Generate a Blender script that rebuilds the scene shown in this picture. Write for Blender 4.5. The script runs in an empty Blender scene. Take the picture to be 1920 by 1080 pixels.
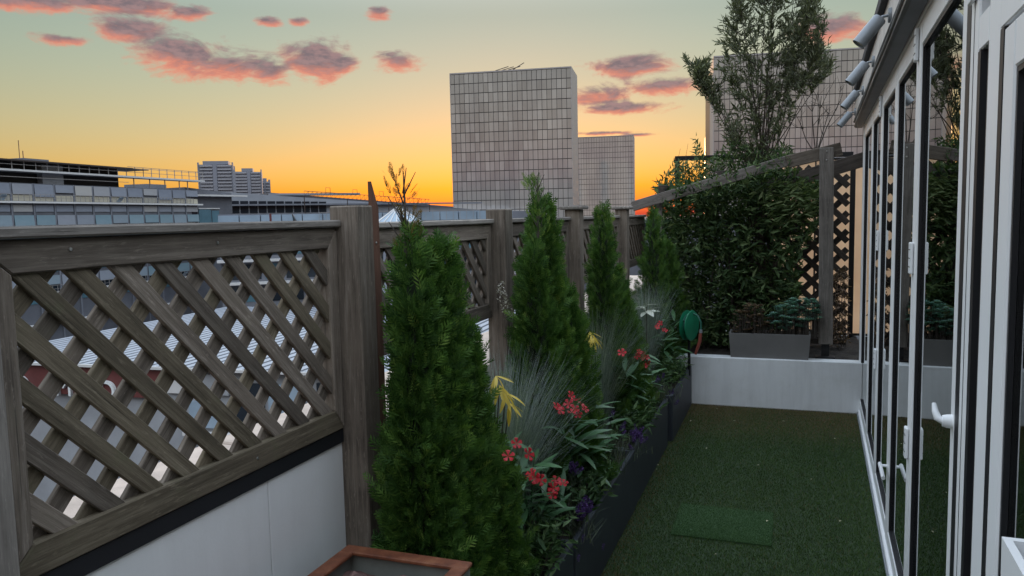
import bpy, bmesh, math, random
import numpy as np
from mathutils import Matrix, Vector

random.seed(7)
rng = np.random.default_rng(7)
scene = bpy.context.scene
COL = scene.collection

# ------------------------------------------------------------------ camera
F_PX = 1440.0                      # focal length in pixels of the 1920 wide photograph
CAM = np.array([0.0, 0.0, 1.62])   # eye height above the terrace floor
_d_y = np.array([1480 - 960, 395 - 540, F_PX]); _d_y /= np.linalg.norm(_d_y)
_yv = -((1480 - 960) * (1300 - 960) + F_PX ** 2) / (395 - 540)
_up = -np.array([1300 - 960, _yv, F_PX]); _up /= np.linalg.norm(_up)
_d_x = np.cross(_d_y, _up)
if _d_x[0] < 0:
    _d_x = -_d_x
ROT = np.array([_d_x, _d_y, _up])  # rows: world axes in camera space (x right, y down, z forward)

def ray(px, py): return ROT @ np.array([px - 960.0, py - 540.0, F_PX])
def on_z(px, py, z): d = ray(px, py); return CAM + d * (z - CAM[2]) / d[2]
def on_x(px, py, x): d = ray(px, py); return CAM + d * (x - CAM[0]) / d[0]
def on_y(px, py, y): d = ray(px, py); return CAM + d * (y - CAM[1]) / d[1]
def at_depth(px, py, depth): return CAM + ray(px, py) / F_PX * depth
def heading(px, py=400):            # horizontal unit direction towards a point on the horizon
    d = ray(px, py); d[2] = 0; return d / np.linalg.norm(d)

cam_data = bpy.data.cameras.new('camera')
cam_data.sensor_width = 36.0
cam_data.lens = F_PX / 1920 * 36
cam_data.clip_start = 0.02
cam_data.clip_end = 20000
cam = bpy.data.objects.new('camera', cam_data)
COL.objects.link(cam)
M = Matrix.Identity(4)
for i in range(3):
    M[i][0], M[i][1], M[i][2], M[i][3] = ROT[i, 0], -ROT[i, 1], -ROT[i, 2], CAM[i]
cam.matrix_world = M
scene.camera = cam

# ------------------------------------------------------------------ sky and sun
SUN_AZ = math.radians(-20.0)        # clockwise from +Y; the sun stands behind the book-shaped tower
SUN_EL = math.radians(1.2)
world = bpy.data.worlds.new('World')
scene.world = world
world.use_nodes = True
wt = world.node_tree
wt.nodes.clear()

def wn(kind, **kw):
    n = wt.nodes.new(kind)
    for k, v in kw.items():
        setattr(n, k, v)
    return n
def wmath(op, a, b=None, c=None, clamp=False):
    n = wn('ShaderNodeMath', operation=op, use_clamp=clamp)
    for i, v in enumerate((a, b, c)):
        if v is None: continue
        if isinstance(v, (int, float)): n.inputs[i].default_value = v
        else: wt.links.new(v, n.inputs[i])
    return n.outputs[0]
def wmix(fac, a, b):
    n = wn('ShaderNodeMix', data_type='RGBA')
    for i, v in ((0, fac), (6, a), (7, b)):
        if isinstance(v, (int, float)): n.inputs[i].default_value = v
        elif isinstance(v, tuple): n.inputs[i].default_value = (*v, 1)
        else: wt.links.new(v, n.inputs[i])
    return n.outputs[2]
def wsmooth(v, lo, hi):
    n = wn('ShaderNodeMapRange', interpolation_type='SMOOTHSTEP')
    wt.links.new(v, n.inputs[0])
    n.inputs[1].default_value = lo; n.inputs[2].default_value = hi
    return n.outputs[0]

sky = wn('ShaderNodeTexSky', sky_type='NISHITA')
sky.sun_disc = False
sky.sun_elevation = math.radians(-1.0)
sky.sun_rotation = SUN_AZ
sky.altitude = 50
sky.air_density = 1.0
sky.dust_density = 1.0
sky.ozone_density = 1.5
SKY_STRENGTH = 0.15
# film-like shoulder on the physically bright sky: 1 - exp(-k * L)
tc = wn('ShaderNodeTexCoord')
sxyz = wn('ShaderNodeSeparateXYZ'); wt.links.new(tc.outputs['Generated'], sxyz.inputs[0])
high = wsmooth(sxyz.outputs[2], 0.24, 0.80)      # overhead sky gain, added to light the terrace
sep = wn('ShaderNodeSeparateColor'); wt.links.new(sky.outputs[0], sep.inputs[0])
comb = wn('ShaderNodeCombineColor')
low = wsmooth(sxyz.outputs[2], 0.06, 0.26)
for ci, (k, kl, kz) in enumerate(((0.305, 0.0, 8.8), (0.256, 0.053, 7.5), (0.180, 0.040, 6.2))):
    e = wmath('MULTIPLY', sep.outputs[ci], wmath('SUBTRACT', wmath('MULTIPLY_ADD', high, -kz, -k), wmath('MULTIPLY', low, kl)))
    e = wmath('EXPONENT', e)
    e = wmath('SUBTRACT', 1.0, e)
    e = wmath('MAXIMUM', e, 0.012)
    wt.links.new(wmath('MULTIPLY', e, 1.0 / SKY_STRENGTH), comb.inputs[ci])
# clouds, laid out by compass direction and elevation (degrees)
az = wmath('MULTIPLY', wmath('ARCTAN2', sxyz.outputs[0], sxyz.outputs[1]), 57.29578)
el = wmath('MULTIPLY', wmath('ARCSINE', sxyz.outputs[2]), 57.29578)
uv = wn('ShaderNodeCombineXYZ'); wt.links.new(az, uv.inputs[0]); wt.links.new(el, uv.inputs[1])
stretch = wn('ShaderNodeVectorMath', operation='MULTIPLY'); wt.links.new(uv.outputs[0], stretch.inputs[0])
stretch.inputs[1].default_value = (0.42, 0.95, 1)
def wnoise(scale, detail, rough, dist=0.0):
    n = wn('ShaderNodeTexNoise')
    wt.links.new(stretch.outputs[0], n.inputs['Vector'])
    n.inputs['Scale'].default_value = scale; n.inputs['Detail'].default_value = detail
    n.inputs['Roughness'].default_value = rough; n.inputs['Distortion'].default_value = dist
    return n.outputs[0]
n_big = wnoise(0.62, 7, 0.60, 0.7)
n_fine = wnoise(2.6, 5, 0.6)
puff = wmath('ADD', wmath('MULTIPLY', n_big, 0.7), wmath('MULTIPLY', n_fine, 0.3))
puff = wmath('MULTIPLY', wmath('SUBTRACT', puff, 0.5), 3.6)
CLOUDS = [(-50.8, 13.6, 4.2, 0.6), (-46.4, 14.0, 4.2, 0.75), (-45.6, 12.5, 2.2, 0.9), (-42.4, 11.1, 3.4, 1.25),
          (-39.4, 10.6, 3.4, 1.0), (-36.9, 10.3, 1.6, 0.9), (-33.6, 11.2, 2.4, 1.25), (-31.8, 10.9, 1.2, 0.7),
          (-27.8, 11.2, 1.6, 0.75), (-29.0, 14.4, 0.9, 0.45), (-49.0, 11.6, 1.6, 0.4), (-41.6, 13.8, 1.4, 0.5),
          (-36.6, 13.6, 0.9, 0.3), (-34.6, 13.7, 0.7, 0.3),
          (-11.0, 10.5, 2.7, 0.8), (-8.4, 9.0, 3.0, 0.65), (-13.4, 8.6, 2.4, 0.8), (-11.5, 7.6, 3.2, 0.45), (-12.5, 5.9, 2.2, 0.16), (-10.6, 5.7, 1.3, 0.14),
          (2.6, 12.0, 2.2, 0.9),
          (-70, 12.5, 6, 1.2), (-82, 16, 5, 1.4), (-64, 20, 4, 1.0), (-20, 24, 5, 1.1), (18, 17, 5, 1.3),
          (30, 11, 6, 1.2), (45, 22, 6, 1.5), (75, 14, 7, 1.4), (110, 20, 7, 1.6), (150, 13, 6, 1.3), (-120, 17, 7, 1.5), (-155, 22, 6, 1.6)]
def cloud_field(dv):
    f = None
    for (ca, ce, ra, re) in CLOUDS:
        d = wn('ShaderNodeVectorMath', operation='SUBTRACT'); wt.links.new(uv.outputs[0], d.inputs[0]); d.inputs[1].default_value = (ca, ce + dv * re, 0)
        m = wn('ShaderNodeVectorMath', operation='MULTIPLY'); wt.links.new(d.outputs[0], m.inputs[0]); m.inputs[1].default_value = (1 / ra, 1 / re, 0)
        l = wn('ShaderNodeVectorMath', operation='LENGTH'); wt.links.new(m.outputs[0], l.inputs[0])
        g = wmath('SUBTRACT', 1.0, l.outputs['Value'])
        f = g if f is None else wmath('MAXIMUM', f, g)
    return f
f0 = wmath('MAXIMUM', cloud_field(0.0), -1.0)
dens = wmath('ADD', f0, puff)
f_low = wmath('ADD', cloud_field(0.55), puff)
alpha = wmath('MULTIPLY', wsmooth(dens, -0.30, 0.50), 0.94)
body = wsmooth(f_low, -0.40, 0.62)
S = 1.0 / SKY_STRENGTH
def wc(r, g, b): return (r * S, g * S, b * S)
shade = wsmooth(n_fine, 0.36, 0.64)
grey = wmix(shade, wc(0.066, 0.049, 0.056), wc(0.112, 0.070, 0.072))
ccol = wmix(body, wc(0.265, 0.085, 0.055), grey)
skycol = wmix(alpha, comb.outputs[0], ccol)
bg = wn('ShaderNodeBackground')
bg.inputs['Strength'].default_value = SKY_STRENGTH
wout = wn('ShaderNodeOutputWorld')
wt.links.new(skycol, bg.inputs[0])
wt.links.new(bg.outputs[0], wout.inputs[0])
world.cycles.sampling_method = 'MANUAL'
world.cycles.sample_map_resolution = 512

sun_data = bpy.data.lights.new('sun', 'SUN')
sun_data.energy = 0.9
sun_data.angle = math.radians(0.6)
sun_data.color = (1.0, 0.55, 0.25)
sun = bpy.data.objects.new('sun', sun_data)
COL.objects.link(sun)
_sd = Vector((math.sin(SUN_AZ) * math.cos(SUN_EL), math.cos(SUN_AZ) * math.cos(SUN_EL), math.sin(SUN_EL)))
sun.rotation_euler = _sd.to_track_quat('Z', 'Y').to_euler()
sun.location = (0, 0, 40)

scene.view_settings.view_transform = 'Standard'
scene.view_settings.look = 'None'
scene.view_settings.gamma = 1.0
scene.view_settings.use_curve_mapping = False
scene.view_settings.exposure = 1.65
scene.cycles.max_bounces = 8
scene.cycles.transparent_max_bounces = 16
scene.cycles.caustics_reflective = False
scene.cycles.caustics_refractive = False

# ------------------------------------------------------------------ materials
def new_mat(name):
    m = bpy.data.materials.new(name); m.use_nodes = True
    nt = m.node_tree
    b = nt.nodes['Principled BSDF']
    return m, nt, b
def lk(nt, a, b): nt.links.new(a, b)
def tex_noise(nt, coord, scale, detail=4, rough=0.55, vec_scale=None):
    if vec_scale is not None:
        mp = nt.nodes.new('ShaderNodeVectorMath'); mp.operation = 'MULTIPLY'
        lk(nt, coord, mp.inputs[0]); mp.inputs[1].default_value = vec_scale; coord = mp.outputs[0]
    n = nt.nodes.new('ShaderNodeTexNoise'); lk(nt, coord, n.inputs['Vector'])
    n.inputs['Scale'].default_value = scale; n.inputs['Detail'].default_value = detail; n.inputs['Roughness'].default_value = rough
    return n.outputs[0]
def ramp(nt, fac, stops):
    r = nt.nodes.new('ShaderNodeValToRGB'); lk(nt, fac, r.inputs[0])
    e = r.color_ramp.elements
    e[0].position, e[0].color = stops[0][0], (*stops[0][1], 1)
    e[1].position, e[1].color = stops[-1][0], (*stops[-1][1], 1)
    for p, c in stops[1:-1]:
        x = e.new(p); x.color = (*c, 1)
    return r.outputs[0]
def mixc(nt, fac, a, b, blend='MIX'):
    n = nt.nodes.new('ShaderNodeMix'); n.data_type = 'RGBA'; n.blend_type = blend
    for i, v in ((0, fac), (6, a), (7, b)):
        if isinstance(v, (int, float)): n.inputs[i].default_value = v
        elif isinstance(v, tuple): n.inputs[i].default_value = (*v, 1)
        else: lk(nt, v, n.inputs[i])
    return n.outputs[2]
def mth(nt, op, a, b=0.0):
    n = nt.nodes.new('ShaderNodeMath'); n.operation = op
    for i, v in enumerate((a, b)):
        if isinstance(v, (int, float)): n.inputs[i].default_value = v
        else: lk(nt, v, n.inputs[i])
    return n.outputs[0]
def bump(nt, b, h, strength=0.3, dist=0.01):
    n = nt.nodes.new('ShaderNodeBump'); n.inputs['Strength'].default_value = strength; n.inputs['Distance'].default_value = dist
    lk(nt, h, n.inputs['Height']); lk(nt, n.outputs[0], b.inputs['Normal'])
def ocoord(nt): return nt.nodes.new('ShaderNodeTexCoord').outputs['Object']
def wcoord(nt): return nt.nodes.new('ShaderNodeNewGeometry').outputs['Position']
def orand(nt): return nt.nodes.new('ShaderNodeObjectInfo').outputs['Random']

def plain(name, col, rough=0.5, metal=0.0, var=0.12, scale=6.0, bumps=0.0, spec=0.5, world_space=False):
    m, nt, b = new_mat(name)
    co = wcoord(nt) if world_space else ocoord(nt)
    n = tex_noise(nt, co, scale, 5, 0.6)
    lo = tuple(c * (1 - var) for c in col); hi = tuple(min(1, c * (1 + var)) for c in col)
    c = ramp(nt, n, [(0.3, lo), (0.7, hi)])
    lk(nt, c, b.inputs['Base Color'])
    b.inputs['Roughness'].default_value = rough; b.inputs['Metallic'].default_value = metal
    b.inputs['Specular IOR Level'].default_value = spec
    if bumps:
        bump(nt, b, tex_noise(nt, co, scale * 12, 4, 0.6), bumps, 0.004)
    return m

def wood(name, dark, mid, light, moss=0.0, rough=0.85):
    m, nt, b = new_mat(name)
    co = ocoord(nt)
    off = nt.nodes.new('ShaderNodeVectorMath'); off.operation = 'ADD'
    lk(nt, co, off.inputs[0])
    rr = mth(nt, 'MULTIPLY', orand(nt), 37.0)
    cb = nt.nodes.new('ShaderNodeCombineXYZ')
    for i in range(3): lk(nt, rr, cb.inputs[i])
    lk(nt, cb.outputs[0], off.inputs[1])
    co = off.outputs[0]
    g1 = tex_noise(nt, co, 1.0, 6, 0.65, (3.0, 55.0, 55.0))
    g2 = tex_noise(nt, co, 1.0, 5, 0.7, (9.0, 190.0, 190.0))
    g = mth(nt, 'ADD', mth(nt, 'MULTIPLY', g1, 0.6), mth(nt, 'MULTIPLY', g2, 0.4))
    c = ramp(nt, g, [(0.34, dark), (0.5, mid), (0.64, light)])
    split = tex_noise(nt, co, 1.0, 3, 0.5, (1.6, 120.0, 120.0))
    c = mixc(nt, mth(nt, 'MULTIPLY', ramp(nt, split, [(0.66, (0, 0, 0)), (0.72, (1, 1, 1))]), 0.75), c, tuple(x * 0.35 for x in dark))
    fleck = tex_noise(nt, co, 1.0, 4, 0.7, (26.0, 150.0, 150.0))
    c = mixc(nt, mth(nt, 'MULTIPLY', ramp(nt, fleck, [(0.58, (0, 0, 0)), (0.72, (1, 1, 1))]), 0.6), c, tuple(x * 1.45 for x in light))
    patch = tex_noise(nt, co, 7.0, 4, 0.6)
    c = mixc(nt, mth(nt, 'MULTIPLY', ramp(nt, patch, [(0.42, (0, 0, 0)), (0.7, (1, 1, 1))]), 0.55), c, tuple(x * 1.5 for x in mid))
    tone = mth(nt, 'ADD', 0.65, mth(nt, 'MULTIPLY', orand(nt), 0.7))
    cbt = nt.nodes.new('ShaderNodeCombineColor')
    for i in range(3): lk(nt, tone, cbt.inputs[i])
    c = mixc(nt, 1.0, c, cbt.outputs[0], 'MULTIPLY')
    if moss:
        mo = tex_noise(nt, co, 14.0, 5, 0.7)
        c = mixc(nt, mth(nt, 'MULTIPLY', ramp(nt, mo, [(0.55, (0, 0, 0)), (0.72, (1, 1, 1))]), moss), c, (0.09, 0.10, 0.05))
    lk(nt, c, b.inputs['Base Color'])
    b.inputs['Roughness'].default_value = rough
    b.inputs['Specular IOR Level'].default_value = 0.3
    bump(nt, b, g, 0.55, 0.004)
    return m

def leaf_mat(name, stops, rough=0.55, trans=0.25, spec=0.4):
    """leaf colour varies leaf by leaf through the point attribute 'tint'"""
    m, nt, b = new_mat(name)
    a = nt.nodes.new('ShaderNodeAttribute'); a.attribute_name = 'tint'
    c = ramp(nt, a.outputs['Fac'], stops)
    lk(nt, c, b.inputs['Base Color'])
    b.inputs['Roughness'].default_value = rough
    b.inputs['Specular IOR Level'].default_value = spec
    tr = nt.nodes.new('ShaderNodeBsdfTranslucent')
    lk(nt, mixc(nt, 1.0, c, (1.3, 1.35, 0.7), 'MULTIPLY'), tr.inputs['Color'])
    mx = nt.nodes.new('ShaderNodeMixShader'); mx.inputs[0].default_value = trans
    lk(nt, b.outputs[0], mx.inputs[1]); lk(nt, tr.outputs[0], mx.inputs[2])
    lk(nt, mx.outputs[0], nt.nodes['Material Output'].inputs[0])
    return m
def piece_leaf_mat(name, dark, light, rough=0.45, trans=0.2):
    """for leaves that are objects of their own: colour by object, midrib by local coordinates"""
    m, nt, b = new_mat(name)
    co = ocoord(nt)
    c = ramp(nt, orand(nt), [(0.0, dark), (1.0, light)])
    n = tex_noise(nt, co, 60, 3, 0.6)
    c = mixc(nt, mth(nt, 'MULTIPLY', n, 0.5), c, tuple(x * 1.5 for x in light))
    sx = nt.nodes.new('ShaderNodeSeparateXYZ'); lk(nt, co, sx.inputs[0])
    rib = mth(nt, 'LESS_THAN', mth(nt, 'ABSOLUTE', sx.outputs[1]), 0.0009)
    c = mixc(nt, mth(nt, 'MULTIPLY', rib, 0.5), c, tuple(min(1, x * 2.2) for x in light))
    lk(nt, c, b.inputs['Base Color']); b.inputs['Roughness'].default_value = rough
    tr = nt.nodes.new('ShaderNodeBsdfTranslucent'); lk(nt, c, tr.inputs['Color'])
    mx = nt.nodes.new('ShaderNodeMixShader'); mx.inputs[0].default_value = trans
    lk(nt, b.outputs[0], mx.inputs[1]); lk(nt, tr.outputs[0], mx.inputs[2])
    lk(nt, mx.outputs[0], nt.nodes['Material Output'].inputs[0])
    return m
def glass(name, tint=(0.82, 0.88, 0.86), ior=1.55, rough=0.0, boost=1.0):
    """thin architectural pane: Fresnel mix of see-through and mirror"""
    m, nt, b = new_mat(name)
    nt.nodes.remove(b)
    fr = nt.nodes.new('ShaderNodeFresnel'); fr.inputs['IOR'].default_value = ior
    tp = nt.nodes.new('ShaderNodeBsdfTransparent'); tp.inputs[0].default_value = (*tint, 1)
    gl = nt.nodes.new('ShaderNodeBsdfGlossy'); gl.inputs['Roughness'].default_value = rough
    gl.inputs[0].default_value = (0.95, 0.97, 0.97, 1)
    mx = nt.nodes.new('ShaderNodeMixShader')
    f = mth(nt, 'MULTIPLY', fr.outputs[0], boost)
    lk(nt, f, mx.inputs[0]); lk(nt, tp.outputs[0], mx.inputs[1]); lk(nt, gl.outputs[0], mx.inputs[2])
    lk(nt, mx.outputs[0], nt.nodes['Material Output'].inputs[0])
    return m

MAT = {}
MAT['wood'] = wood('weathered_wood', (0.058, 0.046, 0.036), (0.132, 0.107, 0.085), (0.235, 0.198, 0.163), 0.12)
MAT['wood_mossy'] = wood('mossy_wood', (0.052, 0.042, 0.028), (0.122, 0.098, 0.067), (0.21, 0.175, 0.125), 0.4)
MAT['wood_dark'] = wood('dark_wood', (0.025, 0.020, 0.017), (0.055, 0.045, 0.038), (0.09, 0.075, 0.065))
MAT['wood_red'] = wood('red_brown_wood', (0.040, 0.018, 0.012), (0.085, 0.040, 0.026), (0.13, 0.065, 0.042))
MAT['wood_grey'] = wood('grey_plank', (0.10, 0.088, 0.077), (0.20, 0.178, 0.157), (0.32, 0.29, 0.26))
MAT['black_strip'] = plain('black_strip', (0.008, 0.009, 0.012), 0.6)
MAT['screw'] = plain('screw_steel', (0.5, 0.5, 0.48), 0.35, 1.0)

def dirty_white(name, col, streak=0.25):
    m, nt, b = new_mat(name)
    w = wcoord(nt)
    s1 = tex_noise(nt, w, 1.0, 5, 0.65, (9.0, 9.0, 0.9))
    s2 = tex_noise(nt, w, 5.0, 5, 0.65)
    c = mixc(nt, mth(nt, 'MULTIPLY', ramp(nt, s1, [(0.45, (0, 0, 0)), (0.75, (1, 1, 1))]), streak), col, tuple(x * 0.55 for x in col))
    c = mixc(nt, mth(nt, 'MULTIPLY', ramp(nt, s2, [(0.5, (0, 0, 0)), (0.8, (1, 1, 1))]), streak), c, (col[0] * 0.62, col[1] * 0.6, col[2] * 0.52))
    lk(nt, c, b.inputs['Base Color']); b.inputs['Roughness'].default_value = 0.6
    bump(nt, b, tex_noise(nt, w, 90, 4, 0.6), 0.12, 0.003)
    return m
MAT['white_panel'] = dirty_white('white_panel', (0.80, 0.80, 0.79), 0.14)
MAT['white_wall'] = dirty_white('white_wall', (0.76, 0.78, 0.79), 0.34)
MAT['white_frame'] = dirty_white('white_powder_coat', (0.84, 0.845, 0.85), 0.10)
MAT['white_frame'].node_tree.nodes['Principled BSDF'].inputs['Roughness'].default_value = 0.38
MAT['white_plastic'] = plain('white_plastic', (0.80, 0.81, 0.82), 0.3, 0, 0.03, 4.0)
MAT['gasket'] = plain('black_rubber', (0.010, 0.010, 0.013), 0.5)
MAT['glass'] = glass('door_glass', (0.62, 0.68, 0.66), 1.6, 0.0, 1.25)
MAT['fascia'] = plain('painted_fascia', (0.62, 0.58, 0.54), 0.6, 0, 0.15, 5)
MAT['gutter'] = plain('zinc_gutter', (0.12, 0.125, 0.13), 0.45, 0.5, 0.2, 5)
MAT['slate'] = plain('dark_roofing', (0.035, 0.035, 0.04), 0.7, 0, 0.3, 9, 0.3)
MAT['lamp_grey'] = plain('lamp_grey_metal', (0.26, 0.28, 0.30), 0.5, 0.25, 0.1, 12)
MAT['lens'] = plain('lamp_lens', (0.78, 0.77, 0.66), 0.2)
MAT['cable'] = plain('grey_cable', (0.22, 0.22, 0.22), 0.6)
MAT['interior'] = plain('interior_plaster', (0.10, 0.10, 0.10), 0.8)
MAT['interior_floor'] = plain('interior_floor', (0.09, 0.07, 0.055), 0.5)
MAT['planter'] = plain('charcoal_planter', (0.030, 0.036, 0.045), 0.55, 0, 0.18, 7, 0.1)
MAT['soil'] = plain('potting_soil', (0.022, 0.017, 0.013), 0.95, 0, 0.5, 40, 0.9)
MAT['trough'] = plain('grey_trough', (0.16, 0.155, 0.15), 0.6, 0, 0.12, 5, 0.1)
def rust():
    m, nt, b = new_mat('rusty_steel')
    co = ocoord(nt)
    n = tex_noise(nt, co, 18, 6, 0.7); n2 = tex_noise(nt, co, 70, 4, 0.6)
    c = ramp(nt, n, [(0.3, (0.07, 0.02, 0.009)), (0.5, (0.19, 0.055, 0.022)), (0.68, (0.30, 0.115, 0.05))])
    c = mixc(nt, mth(nt, 'MULTIPLY', n2, 0.35), c, (0.10, 0.045, 0.03))
    lk(nt, c, b.inputs['Base Color']); b.inputs['Roughness'].default_value = 0.6
    bump(nt, b, n2, 0.3, 0.002)
    return m
MAT['rust'] = rust()
MAT['tray_fill'] = plain('red_dust', (0.22, 0.13, 0.115), 0.95, 0, 0.35, 30, 0.7)
MAT['tray_side'] = plain('grey_sheet', (0.20, 0.22, 0.20), 0.6, 0, 0.2, 8)
MAT['pebble'] = plain('pebble', (0.14, 0.08, 0.07), 0.8, 0, 0.3, 40)
MAT['coping'] = plain('sandstone_coping', (0.52, 0.42, 0.35), 0.85, 0, 0.2, 9, 0.35)
MAT['render_wall'] = plain('rendered_wall', (0.40, 0.36, 0.32), 0.9, 0, 0.15, 3, 0.2)
MAT['bark'] = plain('bark', (0.05, 0.038, 0.028), 0.9, 0, 0.4, 30, 0.6)
MAT['twig'] = plain('twig', (0.06, 0.05, 0.04), 0.9, 0, 0.3, 30)
MAT['green_plastic'] = plain('green_plastic', (0.012, 0.20, 0.10), 0.35, 0, 0.1, 8)
MAT['dark_green'] = plain('dark_green_hose', (0.012, 0.09, 0.06), 0.45)
MAT['red_plastic'] = plain('red_nozzle', (0.28, 0.07, 0.05), 0.45)
MAT['black_metal'] = plain('black_metal', (0.012, 0.012, 0.013), 0.5, 0.3)
def canvas():
    m, nt, b = new_mat('backlit_canvas')
    w = wcoord(nt)
    c = ramp(nt, tex_noise(nt, w, 2.2, 4, 0.6), [(0.3, (0.80, 0.62, 0.47)), (0.7, (0.90, 0.74, 0.58))])
    lk(nt, c, b.inputs['Base Color']); b.inputs['Roughness'].default_value = 0.9
    tr = nt.nodes.new('ShaderNodeBsdfTranslucent'); lk(nt, c, tr.inputs[0])
    mx = nt.nodes.new('ShaderNodeMixShader'); mx.inputs[0].default_value = 0.85
    lk(nt, b.outputs[0], mx.inputs[1]); lk(nt, tr.outputs[0], mx.inputs[2])
    lk(nt, mx.outputs[0], nt.nodes['Material Output'].inputs[0])
    return m
MAT['canvas'] = canvas()
def turf():
    m, nt, b = new_mat('turf_backing')
    w = wcoord(nt)
    n = tex_noise(nt, w, 160, 4, 0.7); big = tex_noise(nt, w, 2.2, 4, 0.6)
    c = ramp(nt, n, [(0.3, (0.010, 0.022, 0.008)), (0.7, (0.035, 0.065, 0.022))])
    sx = nt.nodes.new('ShaderNodeSeparateXYZ'); lk(nt, w, sx.inputs[0])
    far = nt.nodes.new('ShaderNodeMapRange'); lk(nt, sx.outputs[1], far.inputs[0])
    far.inputs[1].default_value = 5.4; far.inputs[2].default_value = 6.6
    wear = mth(nt, 'MULTIPLY', far.outputs[0], mth(nt, 'ADD', 0.35, big))
    c = mixc(nt, wear, c, (0.075, 0.05, 0.022))
    lk(nt, c, b.inputs['Base Color']); b.inputs['Roughness'].default_value = 0.9
    return m
MAT['turf'] = turf()

# ------------------------------------------------------------------ object helpers
MW = {}                                            # object name -> world matrix
def _place(o, mw, parent):
    if parent is not None:
        o.parent = parent
        o.matrix_basis = MW[parent.name].inverted() @ mw
    else:
        o.matrix_basis = mw
    MW[o.name] = mw
def tag(o, label=None, cat=None, group=None, kind=None):
    if label: o['label'] = label
    if cat: o['category'] = cat
    if group: o['group'] = group
    if kind: o['kind'] = kind
    return o
def thing(name, label, cat, loc=(0, 0, 0), rz=0.0, group=None):
    o = bpy.data.objects.new(name, None); COL.objects.link(o)
    o.empty_display_size = 0.1
    _place(o, Matrix.Translation(Vector(loc)) @ Matrix.Rotation(rz, 4, 'Z'), None)
    return tag(o, label, cat, group)
def link_mesh(name, me, mat, parent=None, mw=None, kind=None):
    o = bpy.data.objects.new(name, me); COL.objects.link(o)
    if mat is not None and len(me.materials) == 0: me.materials.append(mat)
    _place(o, mw if mw is not None else Matrix.Identity(4), parent)
    if kind: o['kind'] = kind
    return o
def mesh_py(name, verts, faces, smooth=False):
    me = bpy.data.meshes.new(name)
    me.from_pydata([tuple(v) for v in verts], [], [tuple(f) for f in faces])
    me.update()
    if smooth:
        me.polygons.foreach_set('use_smooth', [True] * len(me.polygons))
        me.set_sharp_from_angle(angle=0.7)
    return me
def mesh_np(name, verts, faces, tint=None, smooth=False):
    """verts (n,3), faces (m,k) of equal k"""
    me = bpy.data.meshes.new(name)
    n, m, k = len(verts), len(faces), faces.shape[1]
    me.vertices.add(n); me.vertices.foreach_set('co', np.ascontiguousarray(verts, dtype=np.float32).ravel())
    me.loops.add(m * k); me.loops.foreach_set('vertex_index', np.ascontiguousarray(faces, dtype=np.int32).ravel())
    me.polygons.add(m); me.polygons.foreach_set('loop_start', np.arange(0, m * k, k, dtype=np.int32))
    if smooth: me.polygons.foreach_set('use_smooth', np.ones(m, dtype=bool))
    if tint is not None:
        a = me.attributes.new('tint', 'FLOAT', 'POINT'); a.data.foreach_set('value', np.ascontiguousarray(tint, dtype=np.float32))
    me.update(calc_edges=True)
    return me
BOXF = [(0, 1, 3, 2), (4, 6, 7, 5), (0, 4, 5, 1), (2, 3, 7, 6), (0, 2, 6, 4), (1, 5, 7, 3)]
def box_verts(x0, x1, y0, y1, z0, z1): return [(x, y, z) for x in (x0, x1) for y in (y0, y1) for z in (z0, z1)]
_box_cache = {}
def box_mesh(sx, sy, sz, bevel=0.0):
    """box centred on the origin"""
    key = (round(sx, 4), round(sy, 4), round(sz, 4), bevel)
    bm = bmesh.new()
    vs = [bm.verts.new(v) for v in box_verts(-sx / 2, sx / 2, -sy / 2, sy / 2, -sz / 2, sz / 2)]
    for f in BOXF: bm.faces.new([vs[i] for i in f])
    bmesh.ops.recalc_face_normals(bm, faces=bm.faces)
    if bevel: bmesh.ops.bevel(bm, geom=bm.edges[:], offset=bevel, segments=1, affect='EDGES')
    me = bpy.data.meshes.new('box'); bm.to_mesh(me); bm.free()
    return me
def box(name, x0, x1, y0, y1, z0, z1, mat, parent=None, bevel=0.0, base=None, kind=None):
    """axis-aligned box in the frame of 'base' (world when None)"""
    key = (round(abs(x1 - x0), 4), round(abs(y1 - y0), 4), round(abs(z1 - z0), 4), bevel, mat.name)
    if key not in _box_cache: _box_cache[key] = box_mesh(abs(x1 - x0), abs(y1 - y0), abs(z1 - z0), bevel)
    mw = Matrix.Translation(((x0 + x1) / 2, (y0 + y1) / 2, (z0 + z1) / 2))
    if base is not None: mw = base @ mw
    return link_mesh(name, _box_cache[key], mat, parent, mw, kind)
def frame_from(p0, p1, nrm):
    """matrix at the middle of p0-p1, local X along it, local Z near nrm"""
    p0, p1 = Vector(p0), Vector(p1)
    x = (p1 - p0).normalized(); z = Vector(nrm); z = (z - x * z.dot(x)).normalized(); y = z.cross(x)
    m = Matrix.Identity(4)
    c = (p0 + p1) / 2
    for i in range(3): m[i][0], m[i][1], m[i][2], m[i][3] = x[i], y[i], z[i], c[i]
    return m
def plank(name, p0, p1, width, thick, nrm, mat, parent, bevel=0.003):
    """board from p0 to p1; thick is measured along nrm; grain runs along the length"""
    L = (Vector(p1) - Vector(p0)).length
    return link_mesh(name, box_mesh(L, width, thick, bevel), mat, parent, frame_from(p0, p1, nrm))
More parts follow.
